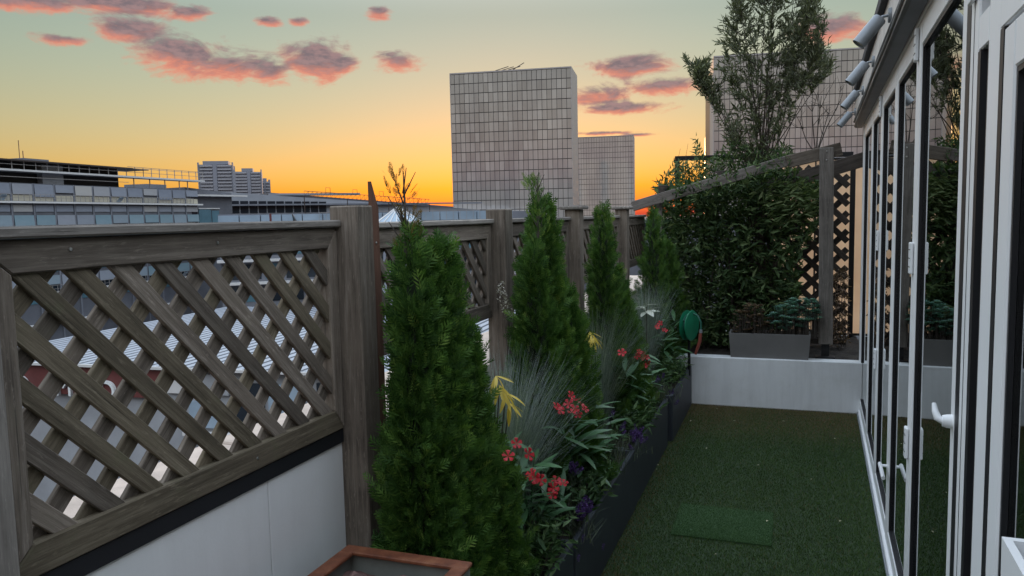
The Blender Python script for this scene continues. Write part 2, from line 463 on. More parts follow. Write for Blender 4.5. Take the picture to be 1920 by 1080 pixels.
def tube_mesh(path, radii, seg=8, cap=True):
    P = [Vector(p) for p in path]; n = len(P)
    if not hasattr(radii, '__len__'): radii = [radii] * n
    verts, faces = [], []
    ref = None
    for i in range(n):
        t = (P[min(i + 1, n - 1)] - P[max(i - 1, 0)]).normalized()
        if ref is None:
            a = Vector((0, 0, 1)) if abs(t.z) < 0.9 else Vector((1, 0, 0)); ref = (a - t * a.dot(t)).normalized()
        ref = (ref - t * ref.dot(t)).normalized(); b = t.cross(ref)
        for s in range(seg):
            an = 2 * math.pi * s / seg
            verts.append(P[i] + (ref * math.cos(an) + b * math.sin(an)) * radii[i])
    for i in range(n - 1):
        for s in range(seg):
            s2 = (s + 1) % seg
            faces.append((i * seg + s, i * seg + s2, (i + 1) * seg + s2, (i + 1) * seg + s))
    if cap:
        faces.append(tuple(range(seg))[::-1]); faces.append(tuple((n - 1) * seg + s for s in range(seg)))
    return verts, faces
def tube(name, path, radii, mat, parent=None, seg=8):
    v, f = tube_mesh(path, radii, seg)
    c = Vector(path[0])
    me = mesh_py(name, [x - c for x in v], f, True)
    return link_mesh(name, me, mat, parent, Matrix.Translation(c))
def tubes(name, paths, mat, parent=None, seg=5, kind=None):
    """many thin stems joined into one part; paths: list of (points, radii)"""
    V, Fq = [], []
    for pts, r in paths:
        v, f = tube_mesh(pts, r, seg, cap=False)
        o = len(V); V += v; Fq += [tuple(i + o for i in q) for q in f]
    me = mesh_py(name, V, Fq, True)
    return link_mesh(name, me, mat, parent, None, kind)
def multi_box(boxes):
    """one mesh out of several boxes [(x0,x1,y0,y1,z0,z1)]"""
    V, Fs = [], []
    for b in boxes:
        o = len(V); V += box_verts(*b); Fs += [tuple(i + o for i in f) for f in BOXF]
    return V, Fs
def lathe(profile, seg=24):
    """profile [(r,z)] round Z"""
    V, Fs = [], []
    for r, z in profile:
        for s in range(seg):
            a = 2 * math.pi * s / seg; V.append((r * math.cos(a), r * math.sin(a), z))
    for i in range(len(profile) - 1):
        for s in range(seg):
            s2 = (s + 1) % seg
            Fs.append((i * seg + s, i * seg + s2, (i + 1) * seg + s2, (i + 1) * seg + s))
    return V, Fs
def norm(a): return a / np.maximum(np.linalg.norm(a, axis=-1, keepdims=True), 1e-9)

# ---- leaves as numpy batches
T_DIAMOND = (np.array([[0, 0, 0], [0.45, 0.5, 0.0], [1, 0, 0], [0.45, -0.5, 0.0]]), np.array([[0, 1, 2, 3]]))
T_LANCE = (np.array([[0, 0, 0], [0.3, 0.42, 0.06], [0.7, 0.38, 0.03], [1, 0, -0.06], [0.7, -0.38, 0.03], [0.3, -0.42, 0.06], [0.5, 0, -0.04]]),
           np.array([[0, 6, 1], [1, 6, 2], [6, 3, 2], [0, 5, 6], [5, 4, 6], [6, 4, 3]]))
T_LANCE4 = (np.array([[0, 0, 0], [0.35, 0.5, 0.08], [1, 0, -0.05], [0.35, -0.5, 0.08], [0.5, 0, -0.03]]),
            np.array([[0, 4, 2, 1], [0, 3, 2, 4]]))
def _spray():
    V, Q = [], []
    def br(x, y, a, L, w, lift):
        o = len(V); c, s = math.cos(a), math.sin(a)
        for (u, v) in ((0, 0), (0.45, 0.5), (1, 0), (0.45, -0.5)):
            V.append((x + c * u * L - s * v * w, y + s * u * L + c * v * w, lift * u * L - 0.10 * x * x))
        Q.append((o, o + 1, o + 2, o + 3))
    br(0, 0, 0, 0.55, 0.055, 0.0); br(0.5, 0, 0.06, 0.5, 0.06, -0.1)
    for i, (t, L) in enumerate(((0.10, 0.30), (0.26, 0.42), (0.44, 0.40), (0.62, 0.30), (0.78, 0.20))):
        for sg in (-1, 1): br(t, 0, sg * (0.62 + 0.06 * (i % 2)), L, 0.068, 0.12 * sg)
    return np.array(V), np.array(Q)
T_SPRAY = _spray()
def batch(tpl, pos, d, nrm, L, W, tint):
    """instances of template tpl: u along d, v across, w along nrm"""
    tv, tf = tpl
    n = len(pos)
    d = norm(d); side = norm(np.cross(nrm, d)); up = np.cross(d, side)
    L = np.broadcast_to(L, (n,)); W = np.broadcast_to(W, (n,))
    V = (pos[:, None, :] + d[:, None, :] * (tv[None, :, 0:1] * L[:, None, None])
         + side[:, None, :] * (tv[None, :, 1:2] * W[:, None, None]) + up[:, None, :] * (tv[None, :, 2:3] * L[:, None, None]))
    k = len(tv)
    Fa = tf[None] + (np.arange(n) * k)[:, None, None]
    T = np.repeat(tint, k)
    if k > 20: T = np.clip(T + np.repeat(rng.normal(0, 0.10, n * (k // 4)), 4), 0, 1)
    return V.reshape(-1, 3), Fa.reshape(-1, tf.shape[1]), T
def quads_to_mesh(name, parts, smooth=False):
    V, Fa, T, o = [], [], [], 0
    for v, f, t in parts:
        V.append(v); Fa.append(f + o); T.append(t); o += len(v)
    V = np.concatenate(V); Fa = np.concatenate(Fa); T = np.concatenate(T)
    return mesh_np(name, V, Fa, T, smooth)
def rand_dirs(n): return norm(rng.normal(size=(n, 3)))

# ------------------------------------------------------------------ the city beyond the terrace
GROUND_Z = -27.0
MAT['asphalt'] = plain('street_asphalt', (0.055, 0.055, 0.06), 0.9, 0, 0.3, 0.05, 0, 0.3, True)
ground = link_mesh('ground', mesh_py('ground', [(-6000, -2000, GROUND_Z), (6000, -2000, GROUND_Z), (6000, 9000, GROUND_Z), (-6000, 9000, GROUND_Z)], [(0, 1, 2, 3)]), MAT['asphalt'])
tag(ground, kind='structure')

MAT['tower_body'] = plain('tower_mullion', (0.07, 0.066, 0.066), 0.4, 0.3, 0.1, 0.2)
def pane_mat():
    m, nt, b = new_mat('tower_pane')
    c = ramp(nt, orand(nt), [(0.0, (0.36, 0.335, 0.315)), (0.5, (0.43, 0.40, 0.375)), (1.0, (0.50, 0.465, 0.435))])
    w = wcoord(nt)
    stack = tex_noise(nt, w, 1.0, 4, 0.6, (0.12, 0.12, 0.03))
    c = mixc(nt, 1.0, c, ramp(nt, stack, [(0.3, (0.72, 0.72, 0.74)), (0.7, (1.1, 1.08, 1.04))]), 'MULTIPLY')
    lk(nt, c, b.inputs['Base Color'])
    b.inputs['Roughness'].default_value = 0.06; b.inputs['IOR'].default_value = 2.3
    bump(nt, b, tex_noise(nt, w, 0.5, 2, 0.5), 0.05, 0.2)
    return m
MAT['tower_pane'] = pane_mat()
MAT['tower_edge'] = plain('tower_edge_steel', (0.40, 0.36, 0.34), 0.55, 0.2, 0.05, 0.3)
MAT['concrete'] = plain('concrete', (0.30, 0.31, 0.33), 0.85, 0, 0.15, 0.4)
MAT['facade_grey'] = plain('facade_grey', (0.115, 0.12, 0.14), 0.6, 0, 0.15, 0.5)
MAT['facade_mid'] = plain('facade_mid_grey', (0.17, 0.18, 0.21), 0.6, 0, 0.15, 0.5)
MAT['dark_glass'] = plain('dark_glass', (0.018, 0.024, 0.032), 0.08, 0, 0.2, 0.3)
MAT['penthouse'] = plain('dark_cladding', (0.02, 0.018, 0.018), 0.8, 0, 0.2, 0.5)
MAT['teal_glass'] = plain('teal_glass', (0.10, 0.20, 0.25), 0.10, 0, 0.2, 0.3)
MAT['zinc'] = plain('zinc_roof', (0.30, 0.32, 0.36), 0.5, 0.2, 0.12, 0.3)
MAT['roof_white'] = plain('pale_metal_roof', (0.29, 0.31, 0.35), 0.5, 0.1, 0.08, 0.3)
MAT['seam_dark'] = plain('roof_seam', (0.03, 0.035, 0.045), 0.7)
MAT['sky_blue_glass'] = plain('pale_blue_glazing', (0.30, 0.38, 0.46), 0.12, 0, 0.15, 0.3)
MAT['ledge'] = plain('white_ledge', (0.62, 0.61, 0.60), 0.7, 0, 0.08, 0.5)
MAT['red_paint'] = plain('dark_red_cladding', (0.13, 0.035, 0.032), 0.6, 0, 0.15, 1.0)
MAT['letter'] = plain('white_letter', (0.72, 0.74, 0.74), 0.5)
MAT['rail_steel'] = plain('railing_steel', (0.33, 0.31, 0.30), 0.5, 0.3)
MAT['rust_steel'] = plain('dark_steel', (0.06, 0.045, 0.04), 0.6, 0.3)
def blind_mat(name, cols):
    m, nt, b = new_mat(name)
    c = ramp(nt, orand(nt), cols)
    co = ocoord(nt)
    f = tex_noise(nt, co, 0.7, 2, 0.5)
    c = mixc(nt, mth(nt, 'MULTIPLY', f, 0.5), c, (0.34, 0.36, 0.40))
    lk(nt, c, b.inputs['Base Color']); b.inputs['Roughness'].default_value = 0.8
    bump(nt, b, tex_noise(nt, co, 1.0, 2, 0.4, (0.9, 1.0, 1.2)), 0.25, 0.2)
    return m
MAT['blind'] = blind_mat('fabric_blind', [(0.0, (0.16, 0.18, 0.23)), (0.45, (0.22, 0.24, 0.29)), (0.7, (0.30, 0.30, 0.32)), (1.0, (0.48, 0.45, 0.40))])
MAT['blind_low'] = blind_mat('lower_blind', [(0.0, (0.13, 0.24, 0.29)), (0.5, (0.17, 0.28, 0.33)), (0.8, (0.22, 0.25, 0.30)), (1.0, (0.30, 0.30, 0.33))])
MAT['parapet_panel'] = blind_mat('parapet_panel', [(0.0, (0.30, 0.28, 0.22)), (0.5, (0.44, 0.39, 0.28)), (1.0, (0.52, 0.46, 0.32))])

def base_mat(origin, xdir, ydir):
    m = Matrix.Identity(4)
    for i in range(3): m[i][0], m[i][1], m[i][2], m[i][3] = xdir[i], ydir[i], (0, 0, 1)[i], origin[i]
    return m
def part_boxes(name, boxes, mat, parent, base, kind=None):
    V, Fs = multi_box(boxes)
    return link_mesh(name, mesh_py(name, V, Fs), mat, parent, base, kind)

# ---- the four book-shaped glass towers: local x along the wide front (to the left), y away, z up
T_X = heading(-6400, 654)
T_Y = np.array([-T_X[1], T_X[0], 0]); T_Y = T_Y if T_Y[1] > 0 else -T_Y
PW, PH = 1.74, 3.44                    # pane module
def book_tower(corner, label, cols, shown_rows, single, group='four glass towers of the library'):
    W = cols * PW; top = corner[2]
    origin = (corner[0], corner[1], GROUND_Z); H = top - GROUND_Z
    t = thing('glass_tower', label, 'tower', origin, 0, group)
    B = base_mat(origin, T_X, T_Y)
    D = 19.0
    link_mesh('tower_body', mesh_py('tower_body', *multi_box([(0.25, W - 0.25, 0.25, D, 0, H - 0.5), (W - D, W - 0.26, D + 0.01, W, 0, H - 0.5)])), MAT['tower_body'], t, B)
    # roof edge and glazed corner fins
    part_boxes('roof_edge', [(0, W, 0, D, H - 0.45, H)], MAT['tower_edge'], t, B)
    part_boxes('corner_fin', [(-0.02, 0.2, 0.0, D, 0, H - 0.5)], MAT['tower_edge'], t, B)
    part_boxes('corner_fin', [(W - 0.2, W + 0.02, 0.0, D, 0, H - 0.5)], MAT['tower_edge'], t, B)
    me = box_mesh(PW - 0.17, 0.12, PH - 0.26, 0.0); me.materials.append(MAT['tower_pane'])
    rows = int(H // PH); n = 0; rest = []
    for r in range(rows):
        z1 = H - 0.5 - r * PH
        for c in range(cols):
            x0 = c * PW
            if single and r < shown_rows and n < 300:
                mw = B @ Matrix.Translation((x0 + PW / 2, 0.16, z1 - PH / 2)); n += 1
                o = bpy.data.objects.new('pane', me); COL.objects.link(o); _place(o, mw, t)
            else:
                rest.append((x0 + 0.085, x0 + PW - 0.085, 0.10, 0.22, z1 - PH + 0.13, z1 - 0.13))
    part_boxes('far_panes', rest, MAT['tower_pane'], t, B, 'stuff')
    return t, B, H, W
t1, B1, H1, W1 = book_tower(at_depth(1071, 124, 265), 'wide glass tower with roof cranes, its narrow side glowing orange', 25, 12, True)
book_tower(at_depth(1188, 253, 506), 'smaller glass tower standing just behind the wide one with roof cranes', 26, 0, False)
p3 = at_depth(1338, 105, 255)
book_tower(p3 - T_X * 30 * PW, 'glass tower behind the feathery tree and the spotlights', 30, 10, True)
p4 = at_depth(1327, 246, 490)
book_tower(p4 - T_X * 26 * PW, 'far glass tower showing only a sliver beside the tree', 26, 0, False)
# window-cleaning cranes on the nearest tower's roof
CRANE_LABELS = ('lowest flat crane arm on the wide glass tower roof, beside the box-like end',
                'roof crane arm next to the lowest one on the wide glass tower', 'roof crane arm between the low arms and the tallest one',
                'tallest tilted crane arm on the wide glass tower roof')
for k, (x, dx, h) in enumerate(((27.6, -4.5, 2.2), (25.2, -4.0, 2.0), (23.0, -4.2, 2.0), (21.2, -3.8, 3.2))):
    c = thing('roof_crane', CRANE_LABELS[k], 'crane', B1 @ Vector((x, 6, H1)), 0, 'cranes on the tower roof')
    tube('mast', [B1 @ Vector((x, 6, H1)), B1 @ Vector((x, 6, H1 + 1.3))], 0.16, MAT['rust_steel'], c, 6)
    tube('jib', [B1 @ Vector((x + 0.4, 6, H1 + 1.1)), B1 @ Vector((x + dx, 5.4, H1 + h))], 0.14, MAT['rust_steel'], c, 6)

# ---- generic block whose front runs between two pixel columns at given depths
def front_block(name, label, cat, pxa, da, pxb, db, za, zb, zlow, thick, mat, group=None, wall='wall'):
    a = at_depth(pxa, 400, da); b = at_depth(pxb, 400, db)
    x = b - a; x[2] = 0; L = np.linalg.norm(x); x /= L
    y = np.array([-x[1], x[0], 0])                       # away from the camera
    B = base_mat((a[0], a[1], 0), x, y)
    t = thing(name, label, cat, (a[0], a[1], zlow), 0, group)
    V = [(0, 0, zlow), (L, 0, zlow), (L, thick, zlow), (0, thick, zlow), (0, 0, za), (L, 0, zb), (L, thick, zb), (0, thick, za)]
    Fs = [(0, 3, 2, 1), (4, 5, 6, 7), (0, 1, 5, 4), (1, 2, 6, 5), (2, 3, 7, 6), (3, 0, 4, 7)]
    link_mesh(wall, mesh_py(name, V, Fs), mat, t, B)
    return t, B, L
def z_at(px, py, depth): return at_depth(px, py, depth)[2]

# ---- long office building on the left
OD = heading(1355, 401); ON = np.array([OD[1], -OD[0], 0])
OP = at_depth(0, 400, 84)
OB = base_mat((OP[0], OP[1], 0), OD, -ON)                # local x along the front (away), y into the building, z = world z
office = thing('office_building', 'long grey office building with rows of fabric blinds and flat overhanging roof', 'building', (OP[0], OP[1], GROUND_Z))
U0, U1 = -16.0, 31.6
part_boxes('wall', [(U0, U1, 0.0, 16, GROUND_Z, 6.62)], MAT['facade_grey'], office, OB)
part_boxes('penthouse', [(U0, 19.3, 1.6, 14, 6.62, 9.015)], MAT['penthouse'], office, OB)
part_boxes('roof', [(U0, 19.6, -0.6, 15, 9.02, 9.18), (15.5, 22.5, -0.6, 3, 8.98, 9.08)], MAT['rust_steel'], office, OB)
part_boxes('walkway', [(U0, 34.6, -0.35, 1.55, 7.9, 8.12)], MAT['ledge'], office, OB)
part_boxes('stair_core', [(6.6, 9.6, 0.8, 1.58, 6.62, 8.9)], MAT['concrete'], office, OB)
part_boxes('roof_plant', [(6.2, 9.8, 3, 7, 9.19, 9.75)], MAT['facade_mid'], office, OB)
u = U0 + 0.6
while u < 34.6:
    part_boxes('walkway_post', [(u, u + 0.07, -0.3, -0.23, 8.12, 9.0 if u < 19 else 9.35)], MAT['rail_steel'], office, OB)
    u += 1.55
part_boxes('walkway_rail', [(U0, 34.6, -0.31, -0.25, 8.62, 8.67), (19, 34.6, -0.31, -0.25, 9.3, 9.36), (19, 34.6, 1.4, 1.46, 9.3, 9.36), (34.5, 34.6, -0.3, 1.4, 9.3, 9.36)], MAT['rail_steel'], office, OB)
for u in (20.5, 23.5, 26.5, 29.5, 31.3):
    part_boxes('roof_strut', [(u, u + 0.1, 0.2, 0.3, 6.63, 7.9)], MAT['rail_steel'], office, OB)
part_boxes('roof_cabin', [(27.4, 31.4, 4, 8, 6.63, 7.5)], MAT['facade_mid'], office, OB)
part_boxes('gallery_rail', [(U0, 19.3, -0.06, -0.02, 7.25, 7.31)], MAT['rail_steel'], office, OB)
tube('aerial', [OB @ Vector((7.6, 5, 9.7)), OB @ Vector((7.6, 5, 12.0))], 0.05, MAT['rust_steel'], office, 5)
tube('aerial', [OB @ Vector((8.1, 5, 9.7)), OB @ Vector((8.1, 5, 10.8))], 0.06, MAT['rust_steel'], office, 5)
for zs in (4.46, 0.93, -2.6, -6.13, -9.66):
    part_boxes('ledge', [(U0, U1 + (2.0 if zs > 4 else 0.2), -0.55, -0.01, zs - 0.11, zs + 0.10)], MAT['ledge'], office, OB)
MOD = 2.88
blind_m = {}
k0 = -6
for k in range(k0, 11):
    ua = 1.42 + MOD * k; ub = ua + MOD
    part_boxes('pier', [(ua - 0.11, ua + 0.11, -0.14, 0.02, -18, 6.6)], MAT['facade_mid'], office, OB)
    for fl in range(-1, 4):
        zs = 4.46 - 3.53 * fl                     # ledge at the bottom of this storey for fl = 0
        tilt = random.uniform(0, 0.07)
        top, bot = zs + 2.06, zs + 0.87
        if fl == -1: continue
        drop = random.choice((0.0, 0.0, 0.0, -0.25, 0.3)) if fl == 0 else random.choice((0, 0, 0.12, -0.1))
        key = (round(drop, 2), fl > 0)
        if key not in blind_m: blind_m[key] = box_mesh(MOD - 0.34, 0.05, top - bot - drop)
        mt = MAT['blind'] if fl == 0 else MAT['blind_low']
        if not blind_m[key].materials: blind_m[key].materials.append(mt)
        mw = OB @ Matrix.Translation(((ua + ub) / 2, -0.18, (top + bot + drop) / 2)) @ Matrix.Rotation(-tilt, 4, 'X')
        o = bpy.data.objects.new('blind', blind_m[key]); COL.objects.link(o); _place(o, mw, office)
        # low parapet: cream panels upstairs, dark panes below
        if fl == 0:
            box('parapet_panel', ua + 0.16, ub - 0.16, -0.12, -0.04, zs + 0.14, zs + 0.82, MAT['parapet_panel'], office, 0, OB)
        else:
            box('window_pane', ua + 0.16, ub - 0.16, -0.05, -0.01, zs + 0.14, zs + 0.84, MAT['dark_glass'], office, 0, OB)
        # upper lights just under the ledge
        box('window_pane', ua + 0.2, ub - 0.2, -0.09, -0.02, zs - 1.07, zs - 0.3, MAT['blind'] if (fl == 0) else MAT['teal_glass'], office, 0, OB)
        if random.random() < (0.4 if fl > 0 else 0.15):
            sa = ua + random.uniform(0.3, 1.6)
            mw = OB @ Matrix.Translation((sa + 0.35, -0.42, zs + 0.48)) @ Matrix.Rotation(0.75, 4, 'X')
            link_mesh('tilted_sash', box_mesh(0.75, 0.04, 0.75), MAT['sky_blue_glass'], office, mw)
for zs in (4.46, 0.93, -2.6, -6.13):
    bars = [(U0, U1, -0.5, -0.46, zs + 0.86, zs + 0.9), (U0, U1, -0.5, -0.46, zs + 0.46, zs + 0.49)]
    uu = U0
    while uu < U1:
        bars.append((uu, uu + 0.05, -0.5, -0.46, zs + 0.1, zs + 0.9)); uu += 0.72
    part_boxes('balcony_rail', bars, MAT['rail_steel'], office, OB)

# ---- small link block and long hall behind it
t, B, L = front_block('link_building', 'dark link block with teal panes between office building and hall', 'building', 349, 116, 436, 124, z_at(349, 351, 116), z_at(436, 362, 124), -16, 10, MAT['facade_grey'])
part_boxes('roof_edge', [(-0.3, L + 2.5, -0.9, 0.3, z_at(380, 366, 118) - 0.15, z_at(380, 366, 118) + 0.1)], MAT['ledge'], t, B)
for i, (x0, x1, z0, z1, mt) in enumerate(((0.4, 2.0, 3.0, 4.6, 'dark_glass'), (2.3, 4.6, 1.3, 3.8, 'teal_glass'), (4.8, 6.2, 1.0, 3.6, 'teal_glass'), (0.4, 2.0, 0.2, 2.2, 'dark_glass'), (2.3, 4.2, -2.2, 0.8, 'dark_glass'), (4.4, 6.4, -2.4, 0.6, 'dark_glass'), (0.5, 1.9, -2.6, -0.4, 'teal_glass'))):
    part_boxes('window_pane', [(x0, x1, -0.12, 0.05, z0, z1)], MAT[mt], t, B)
part_boxes('window_bar', [(2.2, 6.3, -0.2, -0.1, 3.85, 4.0), (2.2, 6.3, -0.2, -0.1, 0.85, 1.0)], MAT['ledge'], t, B)

t, B, L = front_block('exhibition_hall', 'long low hall with sloping zinc roof and dark strip windows', 'building', 380, 165, 900, 205, z_at(380, 357, 165), z_at(900, 393, 205), -18, 40, MAT['zinc'])
part_boxes('roof_edge', [(0.0, L, -1.2, -0.05, z_at(620, 383, 180) - 0.15, z_at(620, 383, 180) + 0.2)], MAT['facade_mid'], t, B)
x = 6.0
zt = z_at(500, 372, 172)
for i in range(11):
    part_boxes('window_pane', [(x, x + 1.7, -0.15, 0.1, zt - 3.2, zt - 0.5 - 0.03 * i)], MAT['dark_glass'], t, B); x += 2.0
part_boxes('wall_band', [(4.0, 46, -0.25, -0.02, -3.0, zt - 3.35)], MAT['facade_mid'], t, B)

t, B, L = front_block('far_depot', 'far grey depot roof on the skyline below the lattice gantry', 'building', 505, 330, 860, 370, z_at(505, 361, 330), z_at(860, 388, 370), -27, 60, MAT['facade_grey'])
part_boxes('roof_edge', [(0, 40, -0.6, 4, z_at(540, 366, 330), z_at(540, 362, 330))], MAT['zinc'], t, B)
for i in range(6):
    xx = 12 + i * 12.5
    part_boxes('roof_light', [(xx, xx + 5.5, 2, 6, 8.5 - i * 0.9, 10.3 - i * 1.0)], MAT['facade_mid'], t, B)

# ---- glazed building in the middle distance
def zt4(px): return z_at(px, 403 - (px - 408) * 0.0125, 97)
t, B, L = front_block('glazed_building', 'low building with pale blue glazed attic and white balcony ledges', 'building', 408, 94, 960, 104, zt4(408), zt4(960), -18, 22, MAT['facade_mid'])
zc = zt4(408)
nb = 15
for i in range(nb):
    x0 = i * L / nb; x1 = (i + 1) * L / nb
    part_boxes('attic_panel', [(x0 + 0.06, x1 - 0.06, -0.5, -0.02, zc - 1.25, zc - 0.15)], MAT['sky_blue_glass'], t, B)
    part_boxes('window_pane', [(x0 + 0.15, x1 - 0.15, -0.08, 0.05, zc - 2.35, zc - 1.35)], MAT['dark_glass'], t, B)
for q, zl in enumerate((zc - 2.6, zc - 5.6, zc - 8.4)):
    part_boxes('ledge', [(-0.3, L, -1.0, -0.02, zl - 0.3, zl)], MAT['ledge'], t, B)
    for i in range(nb):
        x0 = i * L / nb; x1 = (i + 1) * L / nb
        part_boxes('window_pane', [(x0 + 0.25, x1 - 0.25, -0.07, 0.05, zl - 2.5, zl - 0.6)], MAT['dark_glass'] if (i * 7 + q) % 3 else MAT['teal_glass'], t, B)
bars = [(12, L, -0.95, -0.9, zc - 0.02, zc + 0.03)] + [(12 + 0.9 * i, 12.04 + 0.9 * i, -0.95, -0.9, zc - 1.2, zc) for i in range(24)]
part_boxes('roof_rail', bars, MAT['rail_steel'], t, B)
# two small masts standing on its terrace
pa = at_depth(508, 424, 92.6)
m1 = thing('marker_post', 'thin red post on the glazed building balcony', 'post', pa)
tube('shaft', [pa, pa + np.array([0, 0, 1.5])], 0.14, MAT['red_paint'], m1, 6)
tube('base_plate', [pa + np.array([0, 0, -0.5]), pa], [0.3, 0.2], MAT['red_paint'], m1, 6)
pb = at_depth(556, 424, 92.8)
m2 = thing('folded_parasol', 'dark slanted folded parasol on the glazed building balcony', 'parasol', pb)
tube('pole', [pb + np.array([0, 0, -0.8]), pb + np.array([0, 0, 0.2])], 0.06, MAT['rust_steel'], m2, 6)
tube('folded_canopy', [pb + np.array([0, 0, 0.2]), pb + np.array([-0.2, 0, 0.7]), pb + np.array([-0.55, 0, 1.5])], [0.16, 0.22, 0.05], MAT['dark_glass'], m2, 7)

# ---- pyramid skylight on its own low wing
t, B, L = front_block('entrance_wing', 'flat pale wing carrying the pyramid skylight', 'building', 655, 80, 830, 82, z_at(655, 424, 80), z_at(830, 421, 82), -18, 9, MAT['roof_white'])
for i in range(6):
    part_boxes('window_pane', [(0.4 + i * 1.6, 1.7 + i * 1.6, -0.1, 0.05, -2.6, -0.6)], MAT['dark_glass'], t, B)
ps = at_depth(747, 421, 84)
sk = thing('pyramid_skylight', 'pale blue pyramid skylight with raised ribs', 'skylight', ps)
SB = base_mat(ps, B.to_3x3() @ Vector((1, 0, 0)), B.to_3x3() @ Vector((0, 1, 0)))
hw, hh = 2.7, 1.95
cs = [(-hw, -hw, 0), (hw, -hw, 0), (hw, hw, 0), (-hw, hw, 0)]
link_mesh('glazing', mesh_py('glazing', cs + [(0, 0, hh)], [(0, 1, 4), (1, 2, 4), (2, 3, 4), (3, 0, 4), (3, 2, 1, 0)]), MAT['sky_blue_glass'], sk, SB)
for a in range(4):
    p, q = Vector(cs[a]), Vector(cs[(a + 1) % 4])
    for i in range(7):
        s = p.lerp(q, i / 7); fr = abs(i / 7 - 0.5) * 2
        e = Vector((0, 0, hh)) if i == 0 else s.lerp(Vector((0, 0, hh)), 1.0)
        plank('rib', SB @ (s + Vector((0, 0, 0.03))), SB @ (e + Vector((0, 0, 0.03))), 0.09, 0.09, (0, 0, 1), MAT['ledge'], sk, 0)

# ---- lattice gantry on the skyline
g0, g1 = at_depth(570, 358, 150), at_depth(805, 374, 160)
gz = thing('lattice_gantry', 'long lattice steel gantry with small portal frames against the sunset', 'gantry', (g0[0], g0[1], z_at(570, 371, 150)))
low = np.array([0, 0, -1.05])
tube('top_chord', [g0, g1], 0.055, MAT['rust_steel'], gz, 5)
tube('bottom_chord', [g0 + low, g1 + low], 0.055, MAT['rust_steel'], gz, 5)
zz = []
for i in range(30):
    a, b = g0 + (g1 - g0) * i / 30, g0 + (g1 - g0) * (i + 1) / 30
    zz.append(([a, a + low], 0.03)); zz.append(([a + low, b], 0.03))
tubes('lattice_web', zz, MAT['rust_steel'], gz, 4)
for fr in (0.165, 0.375, 0.585):
    a = g0 + (g1 - g0) * fr; b = g0 + (g1 - g0) * (fr + 0.034); h = np.array([0, 0, 0.95])
    tube('portal_frame', [a, a + h, b + h, b], 0.05, MAT['rust_steel'], gz, 4)
for fr in (0.0, 0.33, 0.66, 1.0):
    a = g0 + (g1 - g0) * fr + low
    tube('leg', [a, np.array([a[0], a[1], -16])], 0.09, MAT['rust_steel'], gz, 5)

# ---- twin apartment towers on the horizon
MAT['flat_wall'] = plain('apartment_concrete', (0.23, 0.235, 0.27), 0.8, 0, 0.1, 0.05)
MAT['flat_pale'] = plain('apartment_balcony', (0.36, 0.35, 0.37), 0.8, 0, 0.1, 0.05)
def flats(pxa, pxb, ytop, depth, label, notch, core):
    t, B, L = front_block('apartment_tower', label, 'tower', pxa, depth, pxb, depth + 6, z_at(pxa, ytop, depth), z_at(pxb, ytop, depth), GROUND_Z, 18, MAT['flat_wall'], 'apartment towers on the horizon')
    zt = z_at(pxa, ytop, depth)
    part_boxes('roof_crown', [(L * notch, L * (1 - notch), 2, 16, zt, zt + 3.2)], MAT['flat_wall'], t, B)
    part_boxes('corner_fin', [(-0.8, 0.3, -0.6, 3, GROUND_Z, zt + 1.8)], MAT['flat_wall'], t, B)
    part_boxes('corner_fin', [(L - 0.3, L + 0.8, -0.6, 3, GROUND_Z, zt + 1.8)], MAT['flat_wall'], t, B)
    part_boxes('stair_core', [(L * core, L * (core + 0.12), -0.9, 0, GROUND_Z, zt + 1.0)], MAT['flat_wall'], t, B)
    for i in range(15):
        z = zt - 1.6 - i * 3.0
        if z < -10: break
        for s, (xa, xb) in enumerate(((0.04, core - 0.01), (core + 0.14, 0.97))):
            part_boxes('balcony_strip', [(L * xa, L * xb, -1.2, -0.02, z - 0.5, z + 0.55)], MAT['flat_pale'], t, B)
flats(377, 440, 309, 700, 'broad grey apartment tower with balcony bands on the left skyline', 0.12, 0.42)
flats(441, 493, 322, 760, 'stepped grey apartment tower right of the broad one', 0.3, 0.5)
flats(489, 508, 340, 790, 'narrow low apartment tower at the end of the row', 0.2, 0.45)

# ---- seamed metal shed roof below the terrace, red shop front with white letters
SHD = OD; SHL = np.array([OD[1], -OD[0], 0])
sp = on_z(250, 684, -8.0)
SHB = base_mat((sp[0], sp[1], 0), SHL, SHD)              # local x to the right along the eave, y away
shed = thing('shop_shed', 'shed with pale seamed metal roof and dark red lettered front', 'building', (sp[0], sp[1], GROUND_Z))
XA, XB, YB = -16.0, 33.8, 33.0
part_boxes('wall', [(XA, XB, 0.35, YB, GROUND_Z, -8.14)], MAT['concrete'], shed, SHB)
x = XA
while x < XB - 0.01:
    box('roof_panel', x + 0.14, x + 0.69, -0.2, YB, -8.13, -8.0, MAT['roof_white'], shed, 0, SHB); x += 0.83
part_boxes('roof_deck', [(XA, XB, -0.15, YB, -8.139, -8.11)], MAT['seam_dark'], shed, SHB)
part_boxes('eave_trim', [(XA, XB, -0.35, -0.21, -8.22, -8.02)], MAT['ledge'], shed, SHB)
part_boxes('red_fascia', [(XA, 2.2, 0.0, 0.34, -10.3, -8.23)], MAT['red_paint'], shed, SHB)
for i, (x0, x1, z0, z1, mt) in enumerate(((2.5, 4.6, -9.9, -8.4, 'ledge'), (5.0, 7.4, -9.9, -8.5, 'concrete'), (4.2, 6.4, -12.2, -10.4, 'sky_blue_glass'), (7.8, 10.0, -12.4, -9.0, 'dark_glass'), (10.4, 13.0, -12.0, -9.0, 'sky_blue_glass'), (14, 16.5, -11, -8.8, 'dark_glass'), (17.5, 20, -11, -8.8, 'concrete'))):
    part_boxes('front_panel', [(x0, x1, 0.1, 0.33, z0, z1)], MAT[mt], shed, SHB)
